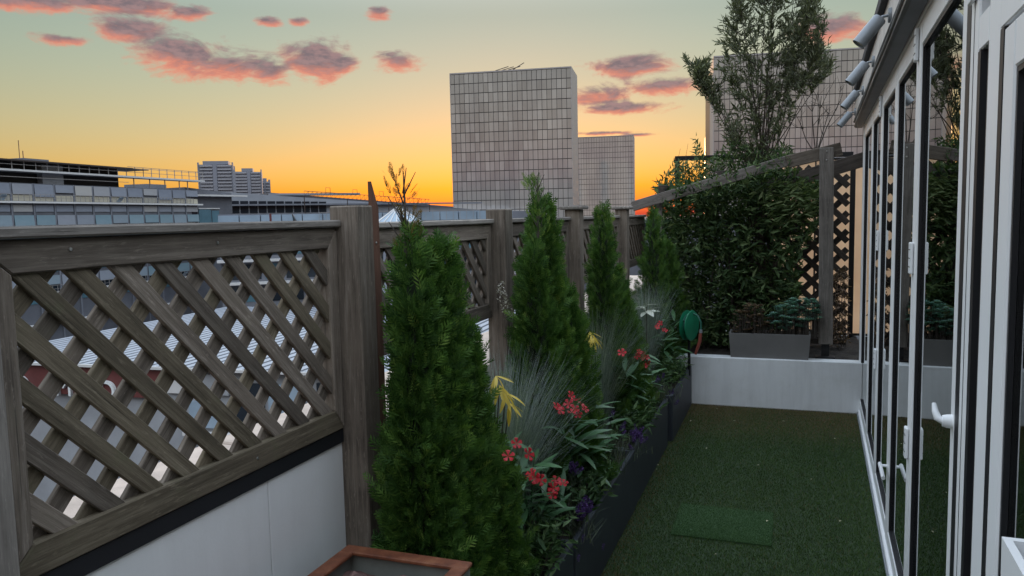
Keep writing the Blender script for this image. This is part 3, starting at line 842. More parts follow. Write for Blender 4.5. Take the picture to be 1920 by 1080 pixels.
part_boxes('front_ledge', [(3.8, 9.5, -0.2, 0.3, -12.75, -12.5), (3.8, 9.5, -0.1, 0.3, -13.1, -12.95)], MAT['ledge'], shed, SHB)
def letter(ch, x, z, size):
    cu = bpy.data.curves.new('letter', 'FONT'); cu.body = ch; cu.size = size; cu.extrude = 0.12
    tmp = bpy.data.objects.new('tmp_letter', cu); COL.objects.link(tmp)
    bpy.context.view_layer.update()
    me = bpy.data.meshes.new_from_object(tmp.evaluated_get(bpy.context.evaluated_depsgraph_get()))
    bpy.data.objects.remove(tmp)
    me.materials.clear(); me.materials.append(MAT['letter'])
    mw = SHB @ Matrix.Translation((x, -0.14, z)) @ Matrix.Rotation(math.pi / 2, 4, 'X')
    link_mesh('letter', me, None, shed, mw)
for ch, px, py, size in (('O', 22, 742, 2.3), ('M', 108, 740, 2.0), ('I', 172, 748, 1.9), ('D', 188, 750, 2.1)):
    q = SHB.inverted() @ Vector(on_z(px, py, -8.0))
    d = ray(px, py); pl = Vector(SHD); tt = (Vector(sp) - Vector(CAM)).dot(pl) / Vector(d).dot(pl)
    w = SHB.inverted() @ (Vector(CAM) + Vector(d) * tt)
    letter(ch, w.x, w.z, size)

# ---- blocks below the towers
t, B, L = front_block('corner_house', 'plain far house between glazed building and library towers', 'building', 880, 150, 1010, 155, z_at(880, 397, 150), z_at(1010, 395, 155), GROUND_Z, 20, MAT['facade_mid'])
for i in range(8):
    part_boxes('window_pane', [(0.7 + i * 1.65, 1.9 + i * 1.65, -0.12, 0.05, -1.6, 0.4)], MAT['dark_glass'], t, B)
t, B, L = front_block('museum_base', 'low dark terrace block below the library towers', 'building', 1000, 200, 1500, 210, 0.2, 0.2, GROUND_Z, 15, MAT['facade_grey'])
for i in range(20):
    part_boxes('window_pane', [(1.0 + i * 3.2, 3.2 + i * 3.2, -0.15, 0.05, -3.0, -0.8)], MAT['dark_glass'], t, B)


# ------------------------------------------------------------------ terrace floor, turf, own building
DA = math.atan(0.0343)                                     # the glass front turns slightly away from the fence line
DO = (0.316, 0.0)
DB = Matrix.Translation((DO[0], DO[1], 0)) @ Matrix.Rotation(-DA, 4, 'Z')   # local y along the doors, x into the house
def on_door(px, py, off=0.0):
    inv = DB.inverted(); c = inv @ Vector(CAM); d = inv.to_3x3() @ Vector(ray(px, py))
    return c + d * ((off - c.x) / d.x)

END_Y = 6.55
own = thing('apartment_block', 'own apartment block carrying the roof terrace', 'building', (1.5, 2.5, GROUND_Z))
box('wall', -2.3, 7.0, -4.0, 9.0, GROUND_Z, -0.12, MAT['render_wall'], own)
floor = box('terrace_floor', -1.5, 0.9, -4.0, END_Y + 0.02, -0.119, -0.004, MAT['render_wall']); tag(floor, kind='structure')
lawn = link_mesh('lawn', mesh_py('lawn', [(-0.9, -1.0, 0), (0.62, -1.0, 0), (0.62, END_Y - 0.01, 0), (-0.9, END_Y - 0.01, 0)], [(0, 1, 2, 3)]), MAT['turf'])
tag(lawn, kind='structure')
# turf blades
MAT['turf_blade'] = leaf_mat('turf_blade', [(0.0, (0.028, 0.060, 0.013)), (0.45, (0.060, 0.118, 0.023)), (0.75, (0.095, 0.155, 0.034)), (0.85, (0.15, 0.105, 0.04)), (1.0, (0.20, 0.15, 0.07))], 0.6, 0.15)
def blades(n, x0, x1, y0, y1, z, hmin, hmax, brown):
    y = y0 + (y1 - y0) * rng.random(n) ** 1.25
    x = x0 + (x1 - x0) * rng.random(n)
    keep = x < 0.316 + 0.0343 * y - 0.02
    x, y = x[keep], y[keep]; n = len(x)
    p = np.stack([x, y, np.full(n, z)], 1)
    d = norm(np.stack([rng.normal(0, 0.45, n), rng.normal(0, 0.45, n), np.ones(n)], 1))
    tn = rng.random(n) * 0.8
    w = np.clip((y - 5.5) / 1.0, 0, 1)
    patchy = 0.5 + 0.5 * np.sin(x * 5.1 + 1.3 * np.sin(y * 3.7)) * np.sin(y * 4.3 + x * 2.2)
    edge = np.clip(1 - np.abs(x + 0.76) / 0.12, 0, 1) * 0.35
    tn = np.where(rng.random(n) < np.maximum(w * (0.35 + 0.5 * patchy), edge) * brown + 0.03, 0.85 + 0.15 * rng.random(n), tn * (0.75 + 0.25 * patchy))
    L = rng.uniform(hmin, hmax, n)
    tv = np.array([[0, 0.5, 0], [1, 0, 0], [0, -0.5, 0]])
    return batch((tv, np.array([[0, 1, 2]])), p, d, rand_dirs(n), L, L * 0.22, tn)
turf_o = link_mesh('turf_blades', quads_to_mesh('turf_blades', [blades(190000, -0.8, 0.52, 2.3, END_Y - 0.02, 0.0, 0.008, 0.016, 1.0)]), MAT['turf_blade'])
tag(turf_o, 'short dark green artificial turf blades covering the terrace floor', 'turf', kind='stuff')
# a square of newer turf let into the lawn
MAT['turf_patch_blade'] = leaf_mat('turf_patch_blade', [(0.0, (0.05, 0.115, 0.042)), (0.5, (0.085, 0.17, 0.062)), (1.0, (0.12, 0.21, 0.085))], 0.6, 0.15)
MAT['turf_new'] = plain('new_turf_backing', (0.04, 0.085, 0.032), 0.9, 0, 0.3, 120)
patch = thing('turf_patch', 'lighter green rectangle of newer turf laid on the lawn', 'turf patch', (-0.3, 4.0, 0.004))
link_mesh('backing', mesh_py('backing', box_verts(-0.545, -0.065, 3.785, 4.213, 0.002, 0.009), BOXF), MAT['turf_new'], patch)
link_mesh('pile', quads_to_mesh('pile', [blades(26000, -0.548, -0.062, 3.782, 4.216, 0.008, 0.006, 0.012, 0.0)]), MAT['turf_patch_blade'], patch, None, 'stuff')
# fallen petals
MAT['petal'] = plain('fallen_petal', (0.55, 0.52, 0.36), 0.7, 0, 0.2, 90)
pet = mesh_py('petal', [(0, 0, 0.004), (0.012, 0.006, 0.010), (0.024, 0, 0.005), (0.012, -0.006, 0.009)], [(0, 1, 2, 3)])
pet.materials.append(MAT['petal'])
for px, py in ((1294, 791), (1419, 873), (1472, 791), (1566, 824), (1600, 827), (1440, 977), (1579, 978), (1347, 768), (1230, 880), (1323, 842), (1232, 872), (1380, 790), (1520, 900), (1345, 1040)):
    p = on_z(px, py, 0.012)
    o = link_mesh('fallen_petal', pet, None, None, Matrix.Translation(p) @ Matrix.Rotation(random.uniform(0, 6), 4, 'Z') @ Matrix.Scale(random.uniform(0.6, 1.1), 4))
    tag(o, 'tiny pale petal fallen on the green turf', 'petal', 'petals fallen on the turf')

# ------------------------------------------------------------------ parapet with sandstone coping beyond the fence
par = thing('outer_parapet', 'outer masonry parapet with sandstone coping beyond the trellis', 'wall', (-1.6, 3.0, -0.12))
box('wall', -1.76, -1.42, -3.0, 9.0, -0.12, 0.86, MAT['render_wall'], par)
yy = -3.0
while yy < 9.0:
    box('coping_stone', -1.80, -1.38, yy + 0.006, yy + 0.99, 0.861, 0.90, MAT['coping'], par, 0.006); yy += 1.0

# ------------------------------------------------------------------ trellis fence
FX = -1.25                                                 # terrace-side face of the trellis rails
def trellis(label, y0, y1, z0, z1, top_h, bot_h, stile, phase, near_stile=None, face=FX, cap=True, mossy=False, thick=0.044, slat=0.0385, pitch=0.107, left_stile=True, right_stile=True, mitre=True):
    t = thing('trellis_panel', label, 'trellis', (face, (y0 + y1) / 2, z0), 0, 'trellis panels between the fence posts')
    nx = (1, 0, 0); xm = face - thick / 2
    w = MAT['wood']; wb = MAT['wood_mossy'] if mossy else w
    def rail(name, za, zb, ya, yb, ia, ib, mat):
        """board with mitred ends; (ya,yb) on the outer edge za, (ia,ib) on the inner edge zb"""
        ym, zm = (ya + yb) / 2, (za + zb) / 2
        V = []
        for x in (-thick / 2, thick / 2):
            for (y, z) in ((ya, za), (yb, za), (ib, zb), (ia, zb)): V.append((y - ym, -(x), z - zm))
        Fs = [(0, 1, 2, 3), (7, 6, 5, 4), (0, 4, 5, 1), (1, 5, 6, 2), (2, 6, 7, 3), (3, 7, 4, 0)]
        bm = bmesh.new(); vs = [bm.verts.new(v) for v in V]
        for f in Fs: bm.faces.new([vs[i] for i in f])
        bmesh.ops.recalc_face_normals(bm, faces=bm.faces)
        bmesh.ops.bevel(bm, geom=bm.edges[:], offset=0.003, segments=1, affect='EDGES')
        me = bpy.data.meshes.new(name); bm.to_mesh(me); bm.free()
        # local X along the fence
        mw = Matrix(((0, -1, 0, xm), (1, 0, 0, ym), (0, 0, 1, zm), (0, 0, 0, 1)))
        return link_mesh(name, me, mat, t, mw)
    g = 0.0015
    ns = near_stile or stile
    rail('top_rail', z1, z1 - top_h, y0, y1, y0 + ns, y1 - stile, w)
    rail('bottom_rail', z0, z0 + bot_h, y0, y1, y0 + ns, y1 - stile, wb)
    for ys, yi in ((y0, y0 + ns), (y1, y1 - stile)):
        V = []
        zm, ym = (z0 + z1) / 2, (ys + yi) / 2
        s = 1 if yi > ys else -1
        for x in (-thick / 2, thick / 2):
            for (y, z) in ((ys, z0 + g * 2), (yi, z0 + bot_h + g), (yi, z1 - top_h - g), (ys, z1 - g * 2)): V.append((z - zm, x, y - ym))
        Fs = [(0, 1, 2, 3), (7, 6, 5, 4), (0, 4, 5, 1), (1, 5, 6, 2), (2, 6, 7, 3), (3, 7, 4, 0)]
        bm = bmesh.new(); vs = [bm.verts.new(v) for v in V]
        for f in Fs: bm.faces.new([vs[i] for i in f])
        bmesh.ops.recalc_face_normals(bm, faces=bm.faces)
        bmesh.ops.bevel(bm, geom=bm.edges[:], offset=0.0025, segments=1, affect='EDGES')
        me = bpy.data.meshes.new('stile'); bm.to_mesh(me); bm.free()
        mw = Matrix(((0, 1, 0, xm), (0, 0, 1, ym), (1, 0, 0, zm), (0, 0, 0, 1)))
        link_mesh('stile', me, w, t, mw)
    if cap:
        plank('cap_board', (xm, y0 - 0.004, z1 + 0.0115), (xm, y1 + 0.004, z1 + 0.0115), thick + 0.03, 0.021, (0, 0, 1), MAT['wood_grey'], t, 0.004)
    # slats: front layer falls towards +y, back layer rises
    a0, a1 = y0 + ns - 0.012, y1 - stile + 0.012
    b0, b1 = z0 + bot_h - 0.03, z1 - top_h + 0.03
    for layer in (0, 1):
        xs = face - 0.014 - layer * 0.0125
        sgn = -1 if layer == 0 else 1
        k = -30
        while k < 40:
            c = y0 + ns + phase + k * pitch; k += 1        # where the slat crosses the top (front) or the bottom (back) line
            pts = []
            zt = (b1 if sgn < 0 else b0)
            for z in (b0, b1):
                y = c + abs(z - zt)
                pts.append((y, z))
            (ya, za), (yb, zb) = pts
            if sgn < 0: ya, za, yb, zb = pts[1][0], pts[1][1], pts[0][0], pts[0][1]
            # clip in y
            def clip(y, z, yo, zo):
                if y < a0: f = (a0 - y) / (yo - y); return a0, z + (zo - z) * f
                if y > a1: f = (a1 - y) / (yo - y); return a1, z + (zo - z) * f
                return y, z
            if max(ya, yb) <= a0 + 0.02 or min(ya, yb) >= a1 - 0.02: continue
            p = clip(ya, za, yb, zb); q = clip(yb, zb, ya, za)
            if math.hypot(p[0] - q[0], p[1] - q[1]) < 0.05: continue
            jt = random.uniform(-0.004, 0.004)
            plank('slat', (xs, p[0] + jt, p[1]), (xs, q[0] + jt, q[1]), slat * random.uniform(0.94, 1.05), 0.012, nx, wb if (mossy and random.random() < 0.4) else w, t, 0.0018)
    return t
tr1 = trellis('tall trellis panel of thick diagonal slats above the white parapet board', 0.876, 1.952, 1.0, 1.60, 0.060, 0.062, 0.045, 0.10, 0.068, mossy=True)
for yy, zz in ((1.06, 1.578), (1.45, 1.575), (1.55, 1.03)):
    link_mesh('screw', mesh_py('screw', *lathe([(0.0, 0.002), (0.0035, 0.0015), (0.004, 0.0)], 8), True), MAT['screw'], tr1, Matrix.Translation((FX + 0.0005, yy, zz)) @ Matrix.Rotation(math.pi / 2, 4, 'Y'))
trellis('trellis panel half hidden by the twin-topped conifer', 2.075, 3.25, 1.165, 1.59, 0.066, 0.065, 0.05, 0.05, face=-1.27)
trellis('trellis panel behind the tall slim conifer', 3.375, 4.56, 1.165, 1.59, 0.066, 0.065, 0.05, 0.02, face=-1.27)
trellis('short trellis panel between the two capped posts', 4.685, 6.02, 1.165, 1.59, 0.066, 0.065, 0.05, 0.06, face=-1.27)
trellis('last trellis panel running into the leafy corner', 6.14, 7.2, 1.165, 1.59, 0.066, 0.065, 0.05, 0.01, face=-1.27)

def post(label, y0, y1, x0, x1, z1, cap=None, mat='wood', low=0.0):
    t = thing('fence_post', label, 'post', ((x0 + x1) / 2, (y0 + y1) / 2, low), 0, 'timber posts of the trellis fence')
    xm, ym = (x0 + x1) / 2, (y0 + y1) / 2
    link_mesh('shaft', box_mesh(z1 - low, y1 - y0, x1 - x0, 0.004), MAT[mat], t, Matrix(((0, 0, 1, xm), (0, 1, 0, ym), (1, 0, 0, (z1 + low) / 2), (0, 0, 0, 1))))
    if cap:
        plank('cap', (xm, ym - cap, z1 + 0.012), (xm, ym + cap, z1 + 0.012), cap * 2, 0.022, (0, 0, 1), MAT['wood_grey'], t, 0.005)
    return t
post('bare grey post at the open end of the tall trellis panel', 0.785, 0.872, -1.275, -1.19, 1.70, mat='wood_grey')
p2 = post('thick post between tall trellis panel and twin-topped conifer', 1.956, 2.046, -1.275, -1.18, 1.663)
post('uncapped post between the twin-topped conifer and the slim conifer', 3.262, 3.362, -1.30, -1.205, 1.655)
post('capped post between the slim conifer and the bushy conifer', 4.572, 4.672, -1.30, -1.205, 1.655, 0.075)
post('capped post beside the sloping pergola plank', 6.03, 6.13, -1.30, -1.205, 1.66, 0.075)
# picket with a slanted top screwed to the thick post
pk = thing('picket', 'red-brown picket with slanted pointed top behind the thick post', 'picket', (-1.2, 2.06, 0))
V = []
for x in (-0.0, 0.012):
    V += [(x, 0, 0), (x, 0.038, 0), (x, 0.038, 1.655), (x, 0.0, 1.735)]
Vp = [(v[2] - 0.85, v[1] - 0.019, v[0] - 0.006) for v in V]
Fp = [(0, 1, 2, 3), (7, 6, 5, 4), (0, 4, 5, 1), (1, 5, 6, 2), (2, 6, 7, 3), (3, 7, 4, 0)]
bm = bmesh.new(); vs = [bm.verts.new(v) for v in Vp]
for f in Fp: bm.faces.new([vs[i] for i in f])
bmesh.ops.recalc_face_normals(bm, faces=bm.faces)
me = bpy.data.meshes.new('board'); bm.to_mesh(me); bm.free()
link_mesh('board', me, MAT['wood_red'], pk, Matrix(((0, 0, 1, -1.19), (0, 1, 0, 2.068), (1, 0, 0, 0.85), (0, 0, 0, 1))))
link_mesh('screw', mesh_py('screw', *lathe([(0.0, 0.002), (0.0035, 0.0015), (0.004, 0.0)], 8), True), MAT['screw'], pk, Matrix.Translation((-1.1835, 2.066, 1.55)) @ Matrix.Rotation(math.pi / 2, 4, 'Y'))
# white board under the first panel
wp = thing('parapet_board', 'white parapet board in two sheets under the tall trellis panel', 'panel', (-1.26, 1.4, 0))
box('board_sheet', -1.285, -1.262, 0.30, 1.598, 0.0, 0.955, MAT['white_panel'], wp, 0.002)
box('board_sheet', -1.285, -1.262, 1.601, 1.953, 0.0, 0.955, MAT['white_panel'], wp, 0.002)
box('black_band', -1.29, -1.256, 0.30, 1.953, 0.956, 0.998, MAT['black_strip'], wp, 0.001)  # black band between the bottom rail and the white board

# ------------------------------------------------------------------ rusty tray in the near corner
tz = 0.70
tx0, tx1, ty0, ty1 = -1.175, -0.79, 1.20, 1.826
tray = thing('rusty_planter', 'square rusty-rimmed metal planter holding reddish dry earth', 'planter', ((tx0 + tx1) / 2, (ty0 + ty1) / 2, 0))
rw = 0.042
for (a, b, c, d) in ((tx0, tx1, ty1 - rw, ty1), (tx0, tx1, ty0, ty0 + rw), (tx0, tx0 + rw, ty0 + rw + .001, ty1 - rw - .001), (tx1 - rw, tx1, ty0 + rw + .001, ty1 - rw - .001)):
    box('rim', a, b, c, d, tz - 0.012, tz, MAT['rust'], tray, 0.003)
i0 = 0.006
for (a, b, c, d) in ((tx0 + i0, tx1 - i0, ty1 - 0.02, ty1 - i0), (tx0 + i0, tx1 - i0, ty0 + i0, ty0 + 0.02), (tx0 + i0, tx0 + 0.02, ty0 + 0.021, ty1 - 0.021), (tx1 - 0.02, tx1 - i0, ty0 + 0.021, ty1 - 0.021)):
    box('side', a, b, c, d, 0.0, tz - 0.0125, MAT['tray_side'], tray)
nx_, ny_ = 24, 36
V, Fs = [], []
for j in range(ny_ + 1):
    for i in range(nx_ + 1):
        x = tx0 + 0.0205 + (tx1 - tx0 - 0.041) * i / nx_; y = ty0 + 0.0205 + (ty1 - ty0 - 0.041) * j / ny_
        e = min(i, nx_ - i, j, ny_ - j)
        V.append((x, y, tz - 0.052 + 0.016 * math.sin(x * 31 + 1.3 * math.sin(y * 23)) * math.sin(y * 19) + random.uniform(-.0035, .0035) - (0.018 if e < 2 else 0)))
for j in range(ny_):
    for i in range(nx_):
        a = j * (nx_ + 1) + i; Fs.append((a, a + 1, a + nx_ + 2, a + nx_ + 1))
link_mesh('earth', mesh_py('earth', V, Fs, True), MAT['tray_fill'], tray)
for k in range(16):
    x, y = random.uniform(tx0 + 0.07, tx1 - 0.07), random.uniform(1.55, ty1 - 0.06)
    r = random.uniform(0.007, 0.017)
    me = mesh_py('pebble', *lathe([(0, -0.5), (0.8, -0.3), (1, 0), (0.75, 0.4), (0, 0.55)], 8), True)
    link_mesh('pebble', me, MAT['pebble'], tray, Matrix.Translation((x, y, tz - 0.04)) @ Matrix.Rotation(random.uniform(0, 3), 4, 'Z') @ Matrix.Diagonal((r * 1.3, r, r * 0.7, 1)))

# ------------------------------------------------------------------ long charcoal planters
PLX0, PLX1, PLH = -1.19, -0.785, 0.335
PL = [('charcoal planter holding the twin-topped conifer', 1.90, 2.815, 0.0), ('charcoal planter holding the slim tall conifer', 2.83, 4.08, 0.004),
      ('charcoal planter holding the bushy conifer', 4.095, 5.31, 0.0), ('end charcoal planter touching the white end wall', 5.40, 6.53, 0.022)]
for lab, y0, y1, dx in PL:
    t = thing('planter_box', lab, 'planter', ((PLX0 + PLX1) / 2, (y0 + y1) / 2, 0), 0, 'charcoal planters along the fence')
    x0, x1 = PLX0 + dx, PLX1 + dx; w = 0.022
    box('long_side', x1 - w, x1, y0, y1, 0.001, PLH, MAT['planter'], t, 0.003)
    box('long_side', x0, x0 + w, y0, y1, 0.001, PLH, MAT['planter'], t, 0.003)
    box('short_side', x0 + w + .0005, x1 - w - .0005, y0 + 0.001, y0 + w, 0.001, PLH - 0.002, MAT['planter'], t, 0.002)
    box('short_side', x0 + w + .0005, x1 - w - .0005, y1 - w, y1 - 0.001, 0.001, PLH - 0.002, MAT['planter'], t, 0.002)
    nx_, ny_ = 14, 40; V, Fs = [], []
    for j in range(ny_ + 1):
        for i in range(nx_ + 1):
            V.append((x0 + w + (x1 - x0 - 2 * w) * i / nx_, y0 + w + (y1 - y0 - 2 * w) * j / ny_, PLH - 0.035 + random.uniform(-0.012, 0.012)))
    for j in range(ny_):
        for i in range(nx_):
            a = j * (nx_ + 1) + i; Fs.append((a, a + 1, a + nx_ + 2, a + nx_ + 1))
    link_mesh('soil', mesh_py('soil', V, Fs, True), MAT['soil'], t)

# ------------------------------------------------------------------ end wall, bed, pergola
ew = thing('end_wall', 'low white rendered wall closing the far end of the turf', 'wall', (-0.3, END_Y, 0))
box('wall', -1.35, 0.56, END_Y, END_Y + 0.12, 0.0, 0.412, MAT['white_wall'], ew, 0.006)
box('bed_wall', -1.35, 0.62, END_Y + 1.5, END_Y + 1.6, 0.0, 0.40, MAT['white_wall'], ew, 0.006)
V, Fs = [], []
nx_, ny_ = 40, 30
for j in range(ny_ + 1):
    for i in range(nx_ + 1):
        V.append((-1.35 + 1.97 * i / nx_, END_Y + 0.121 + 1.378 * j / ny_, 0.395 + random.uniform(-0.015, 0.02)))
for j in range(ny_):
    for i in range(nx_):
        a = j * (nx_ + 1) + i; Fs.append((a, a + 1, a + nx_ + 2, a + nx_ + 1))
bed = link_mesh('planting_bed', mesh_py('planting_bed', V, Fs, True), MAT['soil']); tag(bed, kind='structure')

# trough on the wall
tg = thing('trough_planter', 'grey tapered trough planter standing on the white end wall', 'planter', (-0.14, 6.66, 0.413))
tx, ty, wt_, wb_, h_ = -0.145, 6.665, 0.318, 0.303, 0.205
def taper_shell(wt2, wb2, dt, db, h, wall):
    V = []
    for (w, d, z) in ((wb2, db, 0), (wt2, dt, h), (wt2 - wall, dt - wall, h), (wt2 - wall, dt - wall, h - 0.03)):
        V += [(-w, -d, z), (w, -d, z), (w, d, z), (-w, d, z)]
    Fs = [(3, 2, 1, 0)]
    for l in range(3):
        for s in range(4):
            s2 = (s + 1) % 4; Fs.append((l * 4 + s, l * 4 + s2, l * 4 + 4 + s2, l * 4 + 4 + s))
    return V, Fs
link_mesh('trough', mesh_py('trough', *taper_shell(wt_, wb_, 0.105, 0.09, h_, 0.012)), MAT['trough'], tg, Matrix.Translation((tx, ty, 0.413)))
box('soil', tx - wt_ + 0.013, tx + wt_ - 0.013, ty - 0.092, ty + 0.092, 0.413 + h_ - 0.05, 0.413 + h_ - 0.02, MAT['soil'], tg)

# pergola: upright plank on a steel shoe, sloping plank, thin rear frame
MAT['wood_dark2'] = wood('greyed_dark_plank', (0.05, 0.043, 0.038), (0.11, 0.096, 0.085), (0.18, 0.16, 0.145))
pg = thing('pergola', 'weathered pergola with sloping top plank and upright plank on a steel shoe', 'pergola', (0.28, 6.7, 0.412))
PGY = 6.72
def pgp(px, py): return on_y(px, py, PGY)
a, b = pgp(1550, 277), pgp(1547, 645)
plank('upright', (a[0], PGY, a[2]), (b[0] + 0.004, PGY, b[2]), 0.108, 0.045, (0, 1, 0), MAT['wood_grey'], pg, 0.004)
box('steel_shoe', b[0] - 0.028, b[0] + 0.032, PGY + 0.012, PGY + 0.02, 0.412, b[2] + 0.03, MAT['black_metal'], pg)
box('steel_foot', b[0] - 0.075, b[0] + 0.075, PGY - 0.045, PGY + 0.06, 0.4135, 0.4245, MAT['black_metal'], pg, 0.002)
for q in (0.03, 0.1):
    link_mesh('screw', mesh_py('screw', *lathe([(0.0, 0.004), (0.006, 0.003), (0.007, 0.0)], 8), True), MAT['screw'], pg, Matrix.Translation((a[0], PGY - 0.0232, a[2] - q)) @ Matrix.Rotation(math.pi / 2, 4, 'X'))
a, b = on_y(1186, 387, PGY + 0.055), on_y(1482, 300, PGY + 0.055)
plank('sloping_plank', a, b, 0.088, 0.03, (0, 1, 0), MAT['wood_dark2'], pg, 0.004)
a, b = on_y(1475, 304, PGY + 0.04), on_y(1578, 279, PGY + 0.04)
plank('sloping_plank', a, b, 0.105, 0.028, (0, 1, 0), MAT['wood'], pg, 0.004)
a, b = on_y(1440, 352, PGY + 0.34), on_y(1622, 298, PGY + 0.34)
plank('rear_plank', a, b, 0.12, 0.035, (0, 1, 0), MAT['wood_dark'], pg, 0.004)
for px, py in ((1240, 357), (1350, 330)):
    c = on_y(px, py, PGY + 0.08)
    plank('purlin', (c[0], PGY + 0.075, c[2] + 0.01), (c[0], PGY + 0.9, c[2] + 0.03), 0.05, 0.07, (0, 0, 1), MAT['wood_dark'], pg, 0.004)
c = on_y(1236, 380, PGY + 0.12)
plank('thin_upright', (c[0], PGY + 0.13, 0.40), (c[0], PGY + 0.13, c[2] + 0.05), 0.045, 0.045, (0, 1, 0), MAT['wood_grey'], pg, 0.003)
# black metal frame further back
fy = 7.9
fr = thing('metal_frame', 'thin black metal rail frame behind the climbing shrub', 'frame', (-1.2, fy, 0.4))
q0, q1, q2 = on_y(1270, 300, fy), on_y(1270, 348, fy), on_y(1600, 289, fy)
q0[2] = on_y(1270, 297, fy)[2]
plank('top_bar', q0, q2, 0.045, 0.04, (0, 1, 0), MAT['black_metal'], fr, 0.002)
plank('leg', (q0[0], fy, 0.40), (q0[0], fy, q0[2] + 0.022), 0.045, 0.04, (0, 1, 0), MAT['black_metal'], fr, 0.002)
plank('leg', (q2[0], fy, 0.40), (q2[0], fy, q2[2] - 0.023), 0.045, 0.04, (0, 1, 0), MAT['black_metal'], fr, 0.002)

# backlit canvas screen and dark lattice in front of it
cv = thing('canvas_screen', 'peach canvas wind screen glowing behind the dark lattice', 'screen', (0.2, 8.0, 0.4))
cx0, cx1 = on_y(1440, 400, 8.0)[0], on_y(1625, 400, 8.0)[0] + 0.1
czt = on_y(1600, 296, 8.0)[2]
link_mesh('canvas', mesh_py('canvas', box_verts(cx0, cx1, 8.0, 8.004, 0.42, czt), BOXF), MAT['canvas'], cv)
tube('hem_bar', [(cx0, 8.002, czt), (cx1, 8.002, czt)], 0.012, MAT['black_metal'], cv, 6)
tube('hem_bar', [(cx0, 8.002, 0.42), (cx1, 8.002, 0.42)], 0.012, MAT['black_metal'], cv, 6)
LY = 7.35
lt = thing('dark_lattice', 'dark diagonal lattice panel behind the upright pergola plank', 'trellis', (0.2, LY, 0.41))
lx0, lx1 = on_y(1440, 400, LY)[0], on_y(1590, 400, LY)[0]
lz0, lz1 = 0.45, on_y(1580, 310, LY)[2]
pit = 0.16
for layer in (0, 1):
    yl = LY + layer * 0.012
    k = -20
    while k < 30:
        c = lx0 + k * pit; k += 1
        pts = [(c, lz0), (c + (lz1 - lz0), lz1)] if layer else [(c, lz1), (c + (lz1 - lz0), lz0)]
        (xa, za), (xb, zb) = pts
        if xb <= lx0 + 0.04 or xa >= lx1 - 0.04: continue
        if xa < lx0: za += (zb - za) * (lx0 - xa) / (xb - xa); xa = lx0
        if xb > lx1: zb += (za - zb) * (xb - lx1) / (xb - xa); xb = lx1
        plank('slat', (xa, yl, za), (xb, yl, zb), 0.052, 0.011, (0, 1, 0), MAT['wood_dark'], lt, 0.0015)
plank('bottom_rail', (lx0, LY - 0.014, lz0), (lx1, LY - 0.014, lz0), 0.05, 0.014, (0, 1, 0), MAT['wood_dark'], lt, 0.002)

# ------------------------------------------------------------------ glass front of the house
house = thing('house_front', 'pale house wall with eave, fascia and dark room behind the glass doors', 'house', (DO[0], DO[1], 0))
S0, S1 = -0.9, 6.72
def hb(name, x0, x1, y0, y1, z0, z1, mat, parent, bevel=0.0): return box(name, x0, x1, y0, y1, z0, z1, MAT[mat], parent, bevel, DB)
hb('lintel', -0.004, 0.10, S0, S1, 2.262, 2.488, 'white_frame', house, 0.003)
hb('sill', -0.012, 0.11, S0, S1, 0.0, 0.034, 'white_frame', house, 0.004)
hb('sill_track', -0.02, -0.0125, S0, S1, 0.0, 0.016, 'lamp_grey', house, 0.001)
hb('end_jamb', -0.004, 0.10, 6.64, S1, 0.035, 2.2615, 'white_frame', house, 0.003)
# room
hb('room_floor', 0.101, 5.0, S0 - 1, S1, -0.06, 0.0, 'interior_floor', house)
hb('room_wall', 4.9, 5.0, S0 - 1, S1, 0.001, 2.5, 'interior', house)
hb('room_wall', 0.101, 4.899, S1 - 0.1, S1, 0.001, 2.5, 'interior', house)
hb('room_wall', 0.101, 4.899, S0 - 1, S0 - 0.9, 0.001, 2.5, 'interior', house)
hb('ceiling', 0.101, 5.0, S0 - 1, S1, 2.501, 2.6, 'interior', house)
# eave
V = [(-0.006, 2.272), (-0.055, 2.276), (-0.066, 2.286), (-0.066, 2.294), (-0.012, 2.294), (-0.006, 2.29)]
def extrude_profile(prof, y0, y1):
    n = len(prof); W = [(x, y0, z) for x, z in prof] + [(x, y1, z) for x, z in prof]
    Fs = [tuple(range(n))[::-1], tuple(range(n, 2 * n))] + [(i, (i + 1) % n, n + (i + 1) % n, n + i) for i in range(n)]
    return W, Fs
EV1 = 6.9
link_mesh('gutter', mesh_py('gutter', *extrude_profile(V, S0, EV1)), MAT['gutter'], house, DB)
hb('fascia', -0.061, -0.0045, S0, EV1, 2.2945, 2.488, 'fascia', house, 0.002)
hb('roof_edge', -0.088, 0.3, S0, EV1 + 0.02, 2.489, 2.54, 'slate', house, 0.003)
V = [(-0.10, 2.541), (0.3, 2.541), (5.2, 3.9), (5.2, 4.0), (0.25, 2.64)]
link_mesh('roof', mesh_py('roof', *extrude_profile([(0.28, 2.541), (5.2, 3.3), (5.2, 3.4), (0.28, 2.62)], S0 - 1, EV1)), MAT['slate'], house, DB)
for k, (dx, dz) in enumerate(((-0.067, 2.318), (-0.067, 2.335))):
    path = [DB @ Vector((dx, y, dz + 0.006 * math.sin(y * 3.1 + k * 2))) for y in np.arange(S0, EV1, 0.15)]
    tube('cable', path, 0.0055, MAT['cable'], house, 6)
hb('vent_plate', -0.0065, -0.0045, 2.62, 2.86, 2.318, 2.336, 'lamp_grey', house, 0.0005)

